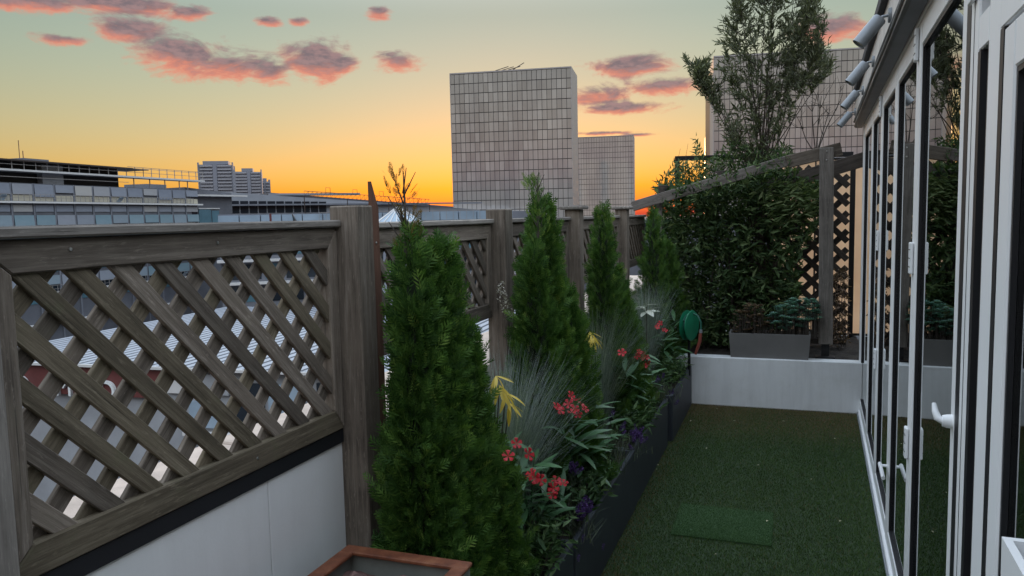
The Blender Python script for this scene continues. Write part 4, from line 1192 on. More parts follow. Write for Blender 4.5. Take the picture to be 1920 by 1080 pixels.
# spotlights on the fascia
def spotlight(s, label):
    t = thing('spotlight', label, 'lamp', DB @ Vector((-0.062, s, 2.37)), 0, 'grey spotlights under the eave')
    Bm = DB @ Matrix.Translation((-0.0615, s, 2.385))
    link_mesh('mount', mesh_py('mount', *lathe([(0, 0.012), (0.028, 0.012), (0.03, 0.0), (0.0, 0.0)], 20), True), MAT['lamp_grey'], t, Bm @ Matrix.Rotation(-math.pi / 2, 4, 'Y'))
    tube('arm', [Bm @ Vector((-0.008, 0, 0)), Bm @ Vector((-0.03, 0, -0.002)), Bm @ Vector((-0.056, 0, -0.016))], 0.006, MAT['lamp_grey'], t, 8)
    d = Vector((-0.62, -0.10, -0.76)).normalized()
    q = d.to_track_quat('Z', 'Y').to_matrix().to_4x4()
    Lm = Bm @ Matrix.Translation((-0.062, 0.0, -0.034)) @ q
    L, r = 0.125, 0.027
    can = link_mesh('can', mesh_py('can', *lathe([(0, -0.035), (r * 0.9, -0.035), (r, -0.03), (r, L - 0.035), (r * 0.93, L - 0.035), (r * 0.9, L - 0.045), (0, L - 0.047)], 24), True), MAT['lamp_grey'], t, Lm)
    link_mesh('lens', mesh_py('lens', *lathe([(0, L - 0.040), (r * 0.86, L - 0.043)], 20), True), MAT['lens'], can, Lm)
for s, lab in ((3.47, 'grey cylinder spotlight with bright lens, first along the eave from the corner post'), (4.5, 'grey cylinder spotlight second along the eave from the corner post'), (5.55, 'grey cylinder spotlight third along the eave from the corner post'), (6.72, 'grey cylinder spotlight at the pergola end of the eave')):
    spotlight(s, lab)

# folding glass leaves
ST = 0.062
def leaf(y0, y1, label, handle=None, hinges=None, z0=0.036, z1=2.26, fr=ST, top=0.085, bot=0.075, group='folding glass door leaves'):
    t = thing('glass_door', label, 'door', DB @ Vector((0.02, y0, z0)), -DA, group)
    y0 += 0.004; y1 -= 0.004
    hb('stile', 0.0, 0.058, y0, y0 + fr, z0, z1, 'white_frame', t, 0.004)
    hb('stile', 0.0, 0.058, y1 - fr, y1, z0, z1, 'white_frame', t, 0.004)
    hb('top_rail', 0.001, 0.057, y0 + fr + .0005, y1 - fr - .0005, z1 - top, z1, 'white_frame', t, 0.003)
    hb('bottom_rail', 0.001, 0.057, y0 + fr + .0005, y1 - fr - .0005, z0, z0 + bot, 'white_frame', t, 0.003)
    g = 0.011
    ya, yb, za, zb = y0 + fr, y1 - fr, z0 + bot, z1 - top
    for (a, b, c, d) in ((ya, ya + g, za, zb), (yb - g, yb, za, zb), (ya + g, yb - g, za, za + g), (ya + g, yb - g, zb - g, zb)):
        hb('gasket', 0.005, 0.0155, a + 0.0005, b - 0.0005, c + 0.0005, d - 0.0005, 'gasket', t)
    hb('pane', 0.016, 0.019, ya + 0.002, yb - 0.002, za + 0.002, zb - 0.002, 'glass', t)
    if hinges is not None:
        for zc in (0.76, 1.44, 2.19):
            h = hb('hinge', -0.014, -0.001, hinges - 0.022, hinges + 0.022, zc - 0.057, zc + 0.057, 'white_plastic', t, 0.003)
            for q in (-0.031, 0.0, 0.031):
                hb('knuckle_gap', -0.0148, -0.013, hinges - 0.0215, hinges + 0.0215, zc + q - 0.0016, zc + q + 0.0016, 'gasket', h)
    if handle is not None:
        zc = 1.085
        Hm = DB @ Matrix.Translation((0, handle, zc))
        ro = link_mesh('handle_rose', mesh_py('rose', *lathe([(0, 0.022), (0.014, 0.022), (0.017, 0.012), (0.018, 0.0)], 18), True), MAT['white_plastic'], t, Hm @ Matrix.Rotation(-math.pi / 2, 4, 'Y'))
        pth = [Hm @ Vector(v) for v in ((-0.010, 0, 0), (-0.022, 0.0, 0.0), (-0.031, 0.006, 0.005), (-0.036, 0.018, 0.020), (-0.038, 0.028, 0.038))]
        tube('handle_lever', pth, [0.008, 0.0085, 0.0095, 0.008, 0.005], MAT['white_plastic'], ro, 10)
E5 = [6.635, 5.65, 4.80, 3.93, 3.08, 2.105]
leaf(E5[1], E5[0], 'white framed glass door leaf beside the end wall')
leaf(E5[2], E5[1], 'white framed glass door leaf second from the end wall', hinges=4.82)
leaf(E5[3], E5[2], 'white framed glass door leaf with slim handle, third from the end wall')
leaf(E5[4], E5[3], 'white framed glass door leaf fourth from the end wall, hinged at its near edge', hinges=3.095)
leaf(E5[5], E5[4], 'white framed glass door leaf with curved lever handle', handle=2.145)
# slim bar handle of the middle leaf
bh = thing('bar_handle', 'slim white bar handle low on the middle glass leaf', 'handle', DB @ Vector((0, 3.95, 0.40)))
tube('bar', [DB @ Vector((-0.03, 3.76, 0.40)), DB @ Vector((-0.03, 3.98, 0.40))], 0.009, MAT['white_plastic'], bh, 8)
tube('stand_off', [DB @ Vector((0.0, 3.95, 0.40)), DB @ Vector((-0.03, 3.95, 0.40))], 0.007, MAT['white_plastic'], bh, 8)
# corner post and the nearer door unit with transom
un = thing('fixed_window_unit', 'fixed white window unit with narrow side light and transom panes', 'window', DB @ Vector((0.03, 1.9, 0.03)), -DA)
hb('corner_post', 0.0, 0.09, 1.958, 2.056, 0.036, 2.26, 'white_frame', un, 0.004)
hb('seal_strip', -0.0006, 0.08, 2.0565, 2.108, 0.036, 2.26, 'gasket', un)
hb('post_seam', -0.0008, 0.002, 2.008, 2.012, 0.04, 2.26, 'gasket', un)
hb('mullion', 0.0, 0.07, 1.732, 1.845, 0.036, 2.26, 'white_frame', un, 0.004)
hb('seal_strip', -0.0006, 0.07, 1.7005, 1.7315, 0.036, 1.954, 'gasket', un)
hb('side_light_rail', 0.0, 0.06, 1.8455, 1.9575, 1.955, 2.03, 'white_frame', un, 0.003)
hb('side_light_sill', 0.0, 0.06, 1.8455, 1.9575, 0.036, 0.12, 'white_frame', un, 0.003)
hb('side_pane', 0.02, 0.023, 1.858, 1.935, 0.121, 1.954, 'glass', un)
hb('side_gasket', -0.0004, 0.016, 1.925, 1.9575, 0.121, 1.954, 'gasket', un)
hb('side_gasket', 0.0005, 0.016, 1.8455, 1.852, 0.121, 1.954, 'gasket', un)
hb('transom_rail', -0.001, 0.065, 0.0, 1.7315, 1.955, 2.04, 'white_frame', un, 0.003)
hb('transom_pane', 0.02, 0.023, 0.0, 1.725, 2.045, 2.255, 'glass', un)
hb('transom_pane', 0.02, 0.023, 1.85, 1.955, 2.035, 2.255, 'glass', un)
hb('oval_stop', -0.012, -0.0025, 1.985, 2.035, 2.07, 2.09, 'white_plastic', un, 0.004)
leaf(0.85, 1.70, 'nearest white glass door leaf below the transom', z1=1.95, fr=0.085, top=0.085, group='folding glass door leaves')
leaf(0.0, 0.848, 'white glass door leaf behind the viewer side of the transom unit', z1=1.95, fr=0.10, top=0.10)

# white plastic tub at the foot of the near door
_w = on_door(1876, 1058, -0.10)
tub = thing('white_tub', 'narrow white plastic tub with flared rim against the nearest glass door', 'tub', DB @ Vector((_w.x + 0.045, _w.y - 0.22, 0.036)), -DA)
link_mesh('tub', mesh_py('tub', *taper_shell(0.045, 0.035, 0.22, 0.20, _w.z, 0.010)), MAT['white_plastic'], tub, DB @ Matrix.Translation((_w.x + 0.045, _w.y - 0.22, 0.036)))
# ------------------------------------------------------------------ plants
LEAF_STOPS = {
    'thuja': [(0.0, (0.020, 0.050, 0.013)), (0.4, (0.055, 0.125, 0.025)), (0.75, (0.11, 0.20, 0.038)), (1.0, (0.19, 0.27, 0.06))],
    'leader': [(0.0, (0.06, 0.07, 0.02)), (0.5, (0.13, 0.075, 0.03)), (1.0, (0.16, 0.10, 0.04))],
    'shrub': [(0.0, (0.022, 0.046, 0.018)), (0.5, (0.058, 0.10, 0.038)), (0.85, (0.12, 0.17, 0.07)), (1.0, (0.20, 0.25, 0.12))],
    'tree': [(0.0, (0.06, 0.07, 0.045)), (0.5, (0.12, 0.135, 0.085)), (1.0, (0.21, 0.23, 0.155))],
    'fescue': [(0.0, (0.13, 0.17, 0.16)), (0.6, (0.25, 0.30, 0.29)), (1.0, (0.38, 0.42, 0.39))],
    'sedum': [(0.0, (0.10, 0.22, 0.19)), (0.6, (0.20, 0.36, 0.32)), (1.0, (0.36, 0.50, 0.45))],
    'dry': [(0.0, (0.07, 0.045, 0.03)), (0.6, (0.22, 0.15, 0.11)), (0.9, (0.40, 0.31, 0.25)), (1.0, (0.65, 0.58, 0.5))],
    'lavender': [(0.0, (0.05, 0.065, 0.045)), (0.6, (0.10, 0.125, 0.085)), (1.0, (0.17, 0.19, 0.14))],
    'purple': [(0.0, (0.035, 0.018, 0.075)), (0.6, (0.075, 0.035, 0.15)), (1.0, (0.14, 0.075, 0.25))],
    'seed': [(0.0, (0.30, 0.28, 0.24)), (1.0, (0.55, 0.53, 0.48))],
}
for k, v in LEAF_STOPS.items(): MAT['leaf_' + k] = leaf_mat('leaf_' + k, v, 0.62 if k != 'sedum' else 0.45, 0.25 if k != 'leader' else 0.4, 0.22)
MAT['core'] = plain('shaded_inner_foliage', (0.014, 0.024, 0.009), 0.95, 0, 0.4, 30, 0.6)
MAT['leaf_oleander'] = piece_leaf_mat('oleander_leaf', (0.028, 0.085, 0.032), (0.07, 0.16, 0.065))
MAT['leaf_yellow'] = piece_leaf_mat('yellow_leaf', (0.45, 0.33, 0.025), (0.66, 0.50, 0.07), 0.45, 0.35)
MAT['leaf_variegated'] = piece_leaf_mat('variegated_leaf', (0.30, 0.33, 0.26), (0.60, 0.62, 0.52))
MAT['red_petal'] = piece_leaf_mat('red_petal', (0.34, 0.008, 0.016), (0.58, 0.018, 0.028), 0.5, 0.3)

def lumpy(phi, t, s):
    return 1 + 0.15 * np.sin(3 * phi + 9 * t + s) + 0.13 * np.sin(5 * phi - 17 * t + 2.1 * s) + 0.10 * np.sin(9 * phi + 31 * t + 3 * s)
def conifer(label, lobes, n, spray, leader=None, base=None):
    """lobes: (x, y, z_low, z_top, radius)"""
    t = thing('conifer', label, 'conifer', base, 0, 'conifers in the charcoal planters')
    parts, corev, coref = [], [], []
    tot = sum((l[3] - l[2]) * l[4] for l in lobes)
    for li, (x, y, zl, zt, R) in enumerate(lobes):
        m = int(n * (zt - zl) * R / tot)
        tt = rng.random(m * 3)
        prof = lambda q: np.minimum(1, (q + 0.15) / 0.30) ** 0.5 * np.clip(1 - q, 0, 1) ** 0.50
        keep = rng.random(m * 3) < prof(tt) + 0.08
        tt = tt[keep][:m]; m = len(tt)
        phi = rng.random(m) * 2 * math.pi
        rho = 1 - 0.42 * rng.random(m) ** 1.6 + (rng.random(m) < 0.07) * 0.16 * rng.random(m)
        lump = lumpy(phi, tt, li * 2.3 + x * 5 + y * 3)
        for _k in range(34):
            p0, t0 = rng.random() * 6.283, rng.random()
            dphi = np.abs((phi - p0 + math.pi) % (2 * math.pi) - math.pi)
            lump = lump * (1 + (0.34 if _k % 3 else -0.25) * np.exp(-(dphi / 0.34) ** 2 - ((tt - t0) / 0.045) ** 2))
        r = R * prof(tt) * rho * lump + 0.008
        out = np.stack([np.cos(phi), np.sin(phi), np.zeros(m)], 1)
        pos = np.array([x, y, 0]) + out * r[:, None] + np.stack([np.zeros(m), np.zeros(m), zl + tt * (zt - zl)], 1)
        d = out * (0.55 + 0.25 * rng.random(m))[:, None] + np.array([0, 0, 0.75]) * (1 + 0.5 * tt)[:, None] + rng.normal(0, 0.33, (m, 3))
        tang = np.stack([-np.sin(phi), np.cos(phi), np.zeros(m)], 1)
        nr = tang + rng.normal(0, 0.55, (m, 3))
        L = spray * rng.uniform(0.65, 1.25, m)
        clump = 0.5 + 0.5 * np.sin(7 * phi + 23 * tt + li) * np.sin(41 * tt + 3 * phi)
        tint = np.clip(0.08 + 0.52 * rng.random(m) + 0.25 * clump * rng.random(m) + (rng.random(m) < 0.06) * 0.35, 0, 1)
        parts.append(batch(T_SPRAY, pos - d * 0.3 * L[:, None], d, nr, L, L, tint))
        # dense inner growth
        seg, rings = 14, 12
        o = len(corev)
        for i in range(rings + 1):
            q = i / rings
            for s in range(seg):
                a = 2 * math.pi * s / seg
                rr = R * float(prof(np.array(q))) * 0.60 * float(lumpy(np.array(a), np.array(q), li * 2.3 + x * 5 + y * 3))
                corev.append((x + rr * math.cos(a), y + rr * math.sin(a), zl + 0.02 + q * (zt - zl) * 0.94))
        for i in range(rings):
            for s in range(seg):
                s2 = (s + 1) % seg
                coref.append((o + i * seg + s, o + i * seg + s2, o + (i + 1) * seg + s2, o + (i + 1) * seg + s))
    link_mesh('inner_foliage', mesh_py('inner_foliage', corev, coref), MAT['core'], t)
    link_mesh('foliage', quads_to_mesh('foliage', parts), MAT['leaf_thuja'], t, None, 'stuff')
    b = lobes[0]
    tube('trunk', [(b[0], b[1], PLH - 0.06), (b[0], b[1], b[2] + 0.5 * (b[3] - b[2]))], [0.016, 0.008], MAT['bark'], t, 8)
    if leader:
        (lx, ly, lz0, lz1, spread, mat) = leader
        m = 75 if mat == 'leaf_leader' else 200
        q = rng.random(m) ** 0.9
        ph = rng.random(m) * 6.283
        out = np.stack([np.cos(ph), np.sin(ph), np.zeros(m)], 1)
        pos = np.array([lx, ly, lz0]) + np.stack([0.02 * np.sin(q * 5), 0 * q, q * (lz1 - lz0)], 1) + out * (spread * rng.random(m) * (1 - 0.35 * q))[:, None]
        d = out * 0.6 + np.array([0, 0, 1.0]) + rng.normal(0, 0.25, (m, 3))
        L = spray * rng.uniform(0.35, 0.7, m)
        link_mesh('leader_shoot', quads_to_mesh('leader_shoot', [batch(T_SPRAY, pos, d, rng.normal(size=(m, 3)), L, L * 0.8, rng.random(m))]), MAT[mat], t, None, 'stuff')
        st = [([(lx, ly, lz0 - 0.05), (lx + 0.005, ly, (lz0 + lz1) / 2), (lx, ly + 0.005, lz1)], [0.006, 0.004, 0.0015])]
        for k in range(14):
            zq = lz0 + (lz1 - lz0) * random.random() * 0.8; a = random.random() * 6.28
            st.append(([(lx, ly, zq), (lx + math.cos(a) * spread, ly + math.sin(a) * spread, zq + 0.07)], [0.003, 0.001]))
        tubes('leader_stem', st, MAT['twig'], t, 4)
    return t
def lob(px, py_low, py_top, X, rpx):
    """lobe whose axis passes through pixel column px at plane X"""
    a = on_x(px, (py_low + py_top) / 2, X); lo = on_x(px, py_low, X); hi = on_x(px, py_top, X)
    depth = a[0] * -0.339 + a[1] * 0.936
    return (X, a[1], max(lo[2], PLH - 0.05), hi[2], rpx * depth / F_PX)
L1 = [lob(786, 1240, 425, -1.03, 72), lob(842, 1240, 445, -1.0, 66), lob(814, 1240, 455, -1.02, 80), lob(880, 1300, 600, -0.975, 66), lob(922, 1300, 800, -0.94, 68), lob(786, 1250, 560, -1.03, 62)]
_b = L1[0]
ld = on_x(758, 430, -1.05); lt_ = on_x(758, 322, -1.05)
conifer('near twin-topped conifer with a thin bare reddish leader shoot', L1, 15000, 0.072, (-1.05, ld[1], ld[2] - 0.05, lt_[2], 0.045, 'leaf_leader'), (_b[0], _b[1], PLH))
L2 = [lob(1020, 900, 372, -1.04, 62), lob(1060, 950, 540, -1.0, 70), lob(1005, 900, 450, -1.04, 50)]
ld = on_x(1008, 425, -1.02); lt_ = on_x(1008, 335, -1.02)
conifer('tall slim conifer in front of the wide glass tower', L2, 8500, 0.075, (-1.02, ld[1], ld[2] - 0.06, lt_[2], 0.035, 'leaf_thuja'), (L2[0][0], L2[0][1], PLH))
L3 = [lob(1132, 850, 385, -1.04, 40), lob(1155, 850, 500, -1.0, 50), lob(1178, 850, 570, -0.97, 40)]
conifer('bushy conifer between the blue grass tufts and red flowers', L3, 6000, 0.075, None, (L3[0][0], L3[0][1], PLH))
L4 = [lob(1226, 760, 395, -1.03, 30), lob(1250, 760, 450, -0.99, 36), lob(1268, 760, 560, -0.95, 26)]
conifer('conifer at the end of the row beside the green hose reel', L4, 5200, 0.075, None, (L4[0][0], L4[0][1], PLH))

# ---- tufts of blue grass
def ribbon(base, az, lean, L, w, droop, nseg=5):
    """quads of one curved blade"""
    V = []
    p = np.array(base, float); d = np.array([math.cos(az) * lean, math.sin(az) * lean, 1.0]); d /= np.linalg.norm(d)
    side = np.cross(d, [math.cos(az), math.sin(az), 0.01]); side /= np.linalg.norm(side)
    for i in range(nseg + 1):
        f = i / nseg; ww = w * (1 - f) ** 0.6 + 0.0003
        V += [p - side * ww / 2, p + side * ww / 2]
        d = d + np.array([math.cos(az) * 0.5, math.sin(az) * 0.5, -1.0]) * droop * (0.25 + f); d /= np.linalg.norm(d)
        p = p + d * L / nseg
    return V
def tuft(label, x, y, z, n, L, lean, droop, mat='leaf_fescue', name='grass_tuft', cat='grass', group='blue grass tufts in the planters', skew=(0, 0)):
    t = thing(name, label, cat, (x, y, z), 0, group)
    V, T = [], []
    for i in range(n):
        az = random.uniform(0, 6.283); ln = abs(random.gauss(0, lean)); l = L * random.uniform(0.6, 1.1)
        bx, by = x + random.gauss(0, 0.022), y + random.gauss(0, 0.022)
        V += ribbon((bx, by, z), az, ln, l, 0.0021, droop * random.uniform(0.4, 1.5))
        T += [random.random()] * 12
    V = np.array(V); n12 = np.arange(n)[:, None, None] * 12
    q = np.array([[2 * i, 2 * i + 1, 2 * i + 3, 2 * i + 2] for i in range(5)])
    Fa = (q[None] + n12).reshape(-1, 4)
    link_mesh('blades', mesh_np('blades', V, Fa, np.array(T)), MAT[mat], t, None, 'stuff')
    return t
g = on_x(950, 690, -1.04)
tuft('blue grass tuft between twin-topped conifer and slim conifer', -1.06, g[1], PLH - 0.03, 2200, 0.76, 0.18, 0.17)
g = on_x(1118, 640, -1.06)
tuft('blue grass tuft between slim conifer and bushy conifer', -1.06, g[1], PLH - 0.03, 1800, 0.78, 0.18, 0.17)
g = on_x(1212, 575, -1.02)
tuft('blue grass tuft between bushy conifer and the conifer at the row end', -1.02, g[1] - 0.1, PLH - 0.03, 1200, 0.78, 0.16, 0.13)

# ---- leaves as single pieces
def lance_mesh(name, w=0.17, fold=0.05, bend=0.12, n=6):
    V, Fs = [], []
    for i in range(n + 1):
        f = i / n; ww = w / 2 * (math.sin(math.pi * min(1, f * 0.93 + 0.05)) ** 0.75); z = -bend * f * f
        V += [(f, -ww, z + fold * ww * 4), (f, 0, z), (f, ww, z + fold * ww * 4)]
    for i in range(n):
        a = i * 3
        Fs += [(a, a + 3, a + 4, a + 1), (a + 1, a + 4, a + 5, a + 2)]
    return mesh_py(name, V, Fs, True)
LM = {}
def leaf_variants(key, mat, ws):
    LM[key] = []
    for i, w in enumerate(ws):
        m = lance_mesh('leaf_' + key, w, 0.06, 0.06 + 0.12 * i); m.materials.append(MAT[mat]); LM[key].append(m)
leaf_variants('oleander', 'leaf_oleander', (0.18, 0.23, 0.20))
leaf_variants('yellow', 'leaf_yellow', (0.17, 0.15, 0.19))
leaf_variants('variegated', 'leaf_variegated', (0.36, 0.42, 0.4))
def put_leaf(key, p, d, L, parent, roll=0.0):
    d = Vector(d).normalized()
    up = Vector((0, 0, 1)); z = up - d * up.dot(d)
    if z.length < 0.05: z = Vector((1, 0, 0))
    z.normalize(); y = z.cross(d)
    m = Matrix.Identity(4)
    for i in range(3): m[i][0], m[i][1], m[i][2], m[i][3] = d[i], y[i], z[i], p[i]
    m = m @ Matrix.Rotation(roll, 4, 'X') @ Matrix.Diagonal((L, L, L, 1))
    o = bpy.data.objects.new('leaf', random.choice(LM[key])); COL.objects.link(o); _place(o, m, parent)
def flower_mesh():
    V, Fs = [(0, 0, 0)], []
    for k in range(5):
        a = 2 * math.pi * k / 5
        for (r, da, z) in ((0.45, -0.38, 0.18), (0.95, -0.42, 0.30), (1.08, 0, 0.22), (0.95, 0.42, 0.34), (0.45, 0.38, 0.20)):
            V.append((r * math.cos(a + da), r * math.sin(a + da), z))
        o = 1 + k * 5
        Fs += [(0, o, o + 4), (o, o + 1, o + 3, o + 4), (o + 1, o + 2, o + 3)]
    return mesh_py('flower', V, Fs, True)
FM = flower_mesh(); FM.materials.append(MAT['red_petal'])
def put_flower(p, r, parent):
    m = Matrix.Translation(p) @ Vector((random.gauss(0.35, 0.5), random.gauss(-0.6, 0.5), 0.7)).to_track_quat('Z', 'Y').to_matrix().to_4x4() @ Matrix.Rotation(random.random() * 6, 4, 'Z') @ Matrix.Diagonal((r, r, r, 1))
    o = bpy.data.objects.new('flower', FM); COL.objects.link(o); _place(o, m, parent)
def oleander(label, root, stems, nleaf, leafL, flowers, X):
    """root (x,y); stems: list of pixel tips at plane X; flowers: pixel list"""
    t = thing('flowering_plant', label, 'plant', (root[0], root[1], PLH - 0.03), 0, 'red flowering plants in the planters')
    paths = []
    for (px, py) in stems:
        tip = on_x(px, py, X); tip = tip + np.array([random.uniform(-0.03, 0.03), 0, 0])
        b = np.array([root[0] + random.uniform(-0.02, 0.02), root[1] + random.uniform(-0.03, 0.03), PLH - 0.04])
        mid = (b + tip) / 2 + np.array([0, 0, 0.05])
        paths.append(([b, mid, tip], [0.004, 0.003, 0.0018]))
        for k in range(nleaf):
            f = 0.35 + 0.65 * (k + random.random()) / nleaf
            p = (1 - f) ** 2 * b + 2 * f * (1 - f) * mid + f * f * tip
            a = k * 2.4 + random.random()
            el = random.uniform(-0.15, 0.75) + (0.35 if f > 0.9 else 0)
            put_leaf('oleander', p, (math.cos(a), math.sin(a), el), leafL * random.uniform(0.7, 1.15), t, random.uniform(-0.4, 0.4))
    tubes('stem', paths, MAT['leaf_oleander'], t, 5)
    for (px, py) in flowers:
        q = on_x(px, py, X + 0.055)
        put_flower(q, 0.022 * random.uniform(0.85, 1.15), t)
r = on_x(1090, 830, -0.90)
oleander('lush green plant with a cluster of red flowers in the second planter', (-0.90, r[1]), [(1062, 770), (1095, 765), (1130, 800), (1045, 800), (1075, 820), (1120, 770), (1100, 840)], 14, 0.15,
         [(1070, 742), (1080, 752), (1066, 758), (1090, 760), (1078, 768), (1096, 768), (1072, 774), (1084, 778), (1044, 764), (1049, 769)], -0.90)
r = on_x(1000, 930, -0.90)
oleander('low plant with scattered red flowers beside the twin-topped conifer', (-0.92, r[1] + 0.05), [(965, 845), (1000, 850), (1035, 880), (1010, 920), (1050, 930), (985, 880)], 13, 0.125,
         [(953, 856), (990, 852), (996, 890), (1003, 897), (1014, 900), (1042, 903), (1037, 915), (1036, 928), (1056, 907), (968, 832)], -0.88)
r = on_x(1190, 720, -0.92)
oleander('green plant with drooping red flowers in the third planter', (-0.94, r[1]), [(1180, 660), (1200, 650), (1165, 690), (1215, 690), (1190, 700), (1175, 720)], 13, 0.155,
         [(1198, 660), (1206, 664), (1212, 670), (1203, 672), (1214, 680), (1209, 686), (1196, 668), (1166, 662)], -0.90)
r = on_x(1260, 660, -0.92)
oleander('tall leafy plant with few dark red buds in the end planter', (-0.94, r[1]), [(1245, 600), (1262, 596), (1235, 630), (1275, 640), (1255, 650)], 13, 0.155,
         [(1238, 607), (1246, 620), (1232, 614)], -0.90)

def yellow_plant(label, root, tips, X):
    t = thing('yellow_plant', label, 'plant', (root[0], root[1], PLH - 0.03), 0, 'yellow-leaved plants in the planters')
    paths = []
    for (px, py) in tips:
        tip = on_x(px, py, X)
        b = np.array([root[0], root[1], PLH - 0.04])
        paths.append(([b, (b + tip) / 2 + np.array([-0.02, 0, 0.06]), tip], [0.004, 0.003, 0.002]))
        for k in range(5):
            a = -1.2 + 0.6 * k + random.uniform(-0.2, 0.2) - 0.4
            put_leaf('yellow', tip, (math.cos(a) * 0.8, math.sin(a) * 0.8, random.uniform(-1.3, -0.1)), 0.075 * random.uniform(0.8, 1.15), t, random.uniform(-0.5, 0.5))
    tubes('stem', paths, MAT['twig'], t, 5)
r = on_x(945, 800, -0.95)
yellow_plant('yellow-leaved plant tucked against the twin-topped conifer', (-0.97, r[1]), [(936, 722), (948, 738), (955, 755), (930, 705)], -0.93)
r = on_x(1110, 700, -0.96)
yellow_plant('yellow-leaved plant tucked against the slim conifer', (-0.97, r[1]), [(1106, 622), (1114, 632), (1100, 628)], -0.95)
vt = thing('variegated_plant', 'white-edged broad-leaved plant below the blue grass near the row end', 'plant', (-1.0, on_x(1215, 590, -1.0)[1], PLH - 0.03))
vp = on_x(1212, 575, -0.98)
for k in range(9):
    a = k * 0.75; put_leaf('variegated', vp + np.array([0, 0, random.uniform(-0.05, 0.02)]), (math.cos(a), math.sin(a), random.uniform(-0.2, 0.35)), random.uniform(0.09, 0.13), vt, random.uniform(-0.3, 0.3))
tubes('stem', [([(vp[0], vp[1], PLH - 0.04), vp], [0.005, 0.004])], MAT['twig'], vt, 5)

# ---- low leafy filler spilling over the planter rims
MAT['leaf_filler'] = leaf_mat('leaf_filler', [(0.0, (0.025, 0.06, 0.022)), (0.6, (0.065, 0.125, 0.045)), (1.0, (0.13, 0.20, 0.085))], 0.6, 0.25, 0.25)
for lab, yy, sy, n_ in (('low leafy filler behind the near planter rim', 2.62, 0.16, 520), ('low leafy filler under the clustered red flowers', 3.35, 0.30, 900), ('low leafy filler under the drooping red flowers', 4.60, 0.34, 900), ('low leafy filler in the end planter', 5.95, 0.34, 900)):
    t = thing('leafy_filler', lab, 'plant', (-0.88, yy, PLH - 0.03), 0, 'low leafy fillers in the planters')
    pos = np.stack([rng.normal(-0.885, 0.055, n_), rng.normal(yy, sy * 0.6, n_), PLH + np.abs(rng.normal(0, 0.075, n_))], 1)
    pos[:, 0] = np.clip(pos[:, 0], -1.1, -0.775); pos[:, 1] = np.clip(pos[:, 1], yy - sy * 1.3, yy + sy * 1.3)
    Lf = rng.uniform(0.035, 0.075, n_)
    df = rand_dirs(n_) * np.array([1, 1, 0.6]) + np.array([0.25, -0.1, 0.35])
    link_mesh('foliage', quads_to_mesh('foliage', [batch(T_LANCE4, pos, df, rand_dirs(n_) + np.array([0, 0, 0.9]), Lf, Lf * 0.28, rng.random(n_))]), MAT['leaf_filler'], t, None, 'stuff')
    tubes('stem', [([np.array([q[0] * 0.4 - 0.885 * 0.6, q[1], PLH - 0.04]), q], [0.0018, 0.001]) for q in pos[:: 6]], MAT['twig'], t, 4)

# ---- lavender
def spike_mesh():
    n = 34
    q = np.linspace(0.0, 1.0, n); ph = q * 40
    pos = np.stack([0.09 * np.cos(ph) * (1 - 0.5 * q), 0.09 * np.sin(ph) * (1 - 0.5 * q), q], 1)
    d = np.stack([np.cos(ph), np.sin(ph), np.full(n, 0.5)], 1)
    v, f, t = batch(T_DIAMOND, pos, d, rng.normal(size=(n, 3)), 0.26, 0.16, rng.random(n))
    return mesh_np('flower_spike', v, f, t)
SPM = spike_mesh(); SPM.materials.append(MAT['leaf_purple'])
def lavender(label, px, py, X, nsp, spread, nfol, spikes=True):
    c = on_x(px, py, X)
    t = thing('lavender', label, 'lavender', (X, c[1], PLH - 0.03), 0, 'lavender clumps along the planter edge')
    root = np.array([X - 0.03, c[1], PLH - 0.04])
    V, T = [], []
    for i in range(nfol):
        az = random.uniform(0, 6.283)
        V += ribbon(root + np.array([random.gauss(0, 0.04), random.gauss(0, 0.05), 0]), az, abs(random.gauss(0, 0.5)), random.uniform(0.4, 1.0) * max(0.12, c[2] - PLH + 0.06), 0.004, 0.05)
        T += [random.random()] * 12
    q = np.array([[2 * i, 2 * i + 1, 2 * i + 3, 2 * i + 2] for i in range(5)])
    link_mesh('foliage', mesh_np('foliage', np.array(V), (q[None] + np.arange(nfol)[:, None, None] * 12).reshape(-1, 4), np.array(T)), MAT['leaf_lavender'], t, None, 'stuff')
    paths = []
    for k in range(nsp):
        p = c + np.array([random.gauss(0, spread * 0.5), random.gauss(0, spread), random.gauss(0, spread * 0.45)])
        paths.append(([root, (root + p) / 2 + np.array([0, 0, 0.04]), p], [0.0016, 0.0014, 0.0012]))
        d = Vector((random.gauss(0.3, 0.4), random.gauss(0, 0.5), 0.8)).normalized()
        s = random.uniform(0.035, 0.05)
        m = Matrix.Translation(p) @ d.to_track_quat('Z', 'Y').to_matrix().to_4x4() @ Matrix.Diagonal((s * 0.8, s * 0.8, s, 1))
        o = bpy.data.objects.new('flower_spike', SPM); COL.objects.link(o); _place(o, m, t)
    tubes('stalk', paths, MAT['leaf_lavender'], t, 4)
lavender('lavender clump with purple heads over the near planter rim', 1092, 958, -0.79, 16, 0.030, 90)
lavender('lavender with purple heads leaning on the seam of two planters', 1190, 822, -0.79, 20, 0.040, 130)
lavender('low lavender behind the scattered red flowers', 1072, 888, -0.86, 7, 0.03, 120)
lavender('lavender with purple heads over the gap before the end planter', 1258, 745, -0.79, 14, 0.05, 160)
lavender('grey-green lavender without many heads in the second planter', 1150, 800, -0.84, 4, 0.05, 260)
lavender('grey-green lavender in the third planter edge', 1235, 712, -0.84, 3, 0.06, 260)
lavender('lavender hanging over the end planter beside the white wall', 1318, 684, -0.74, 9, 0.04, 60)
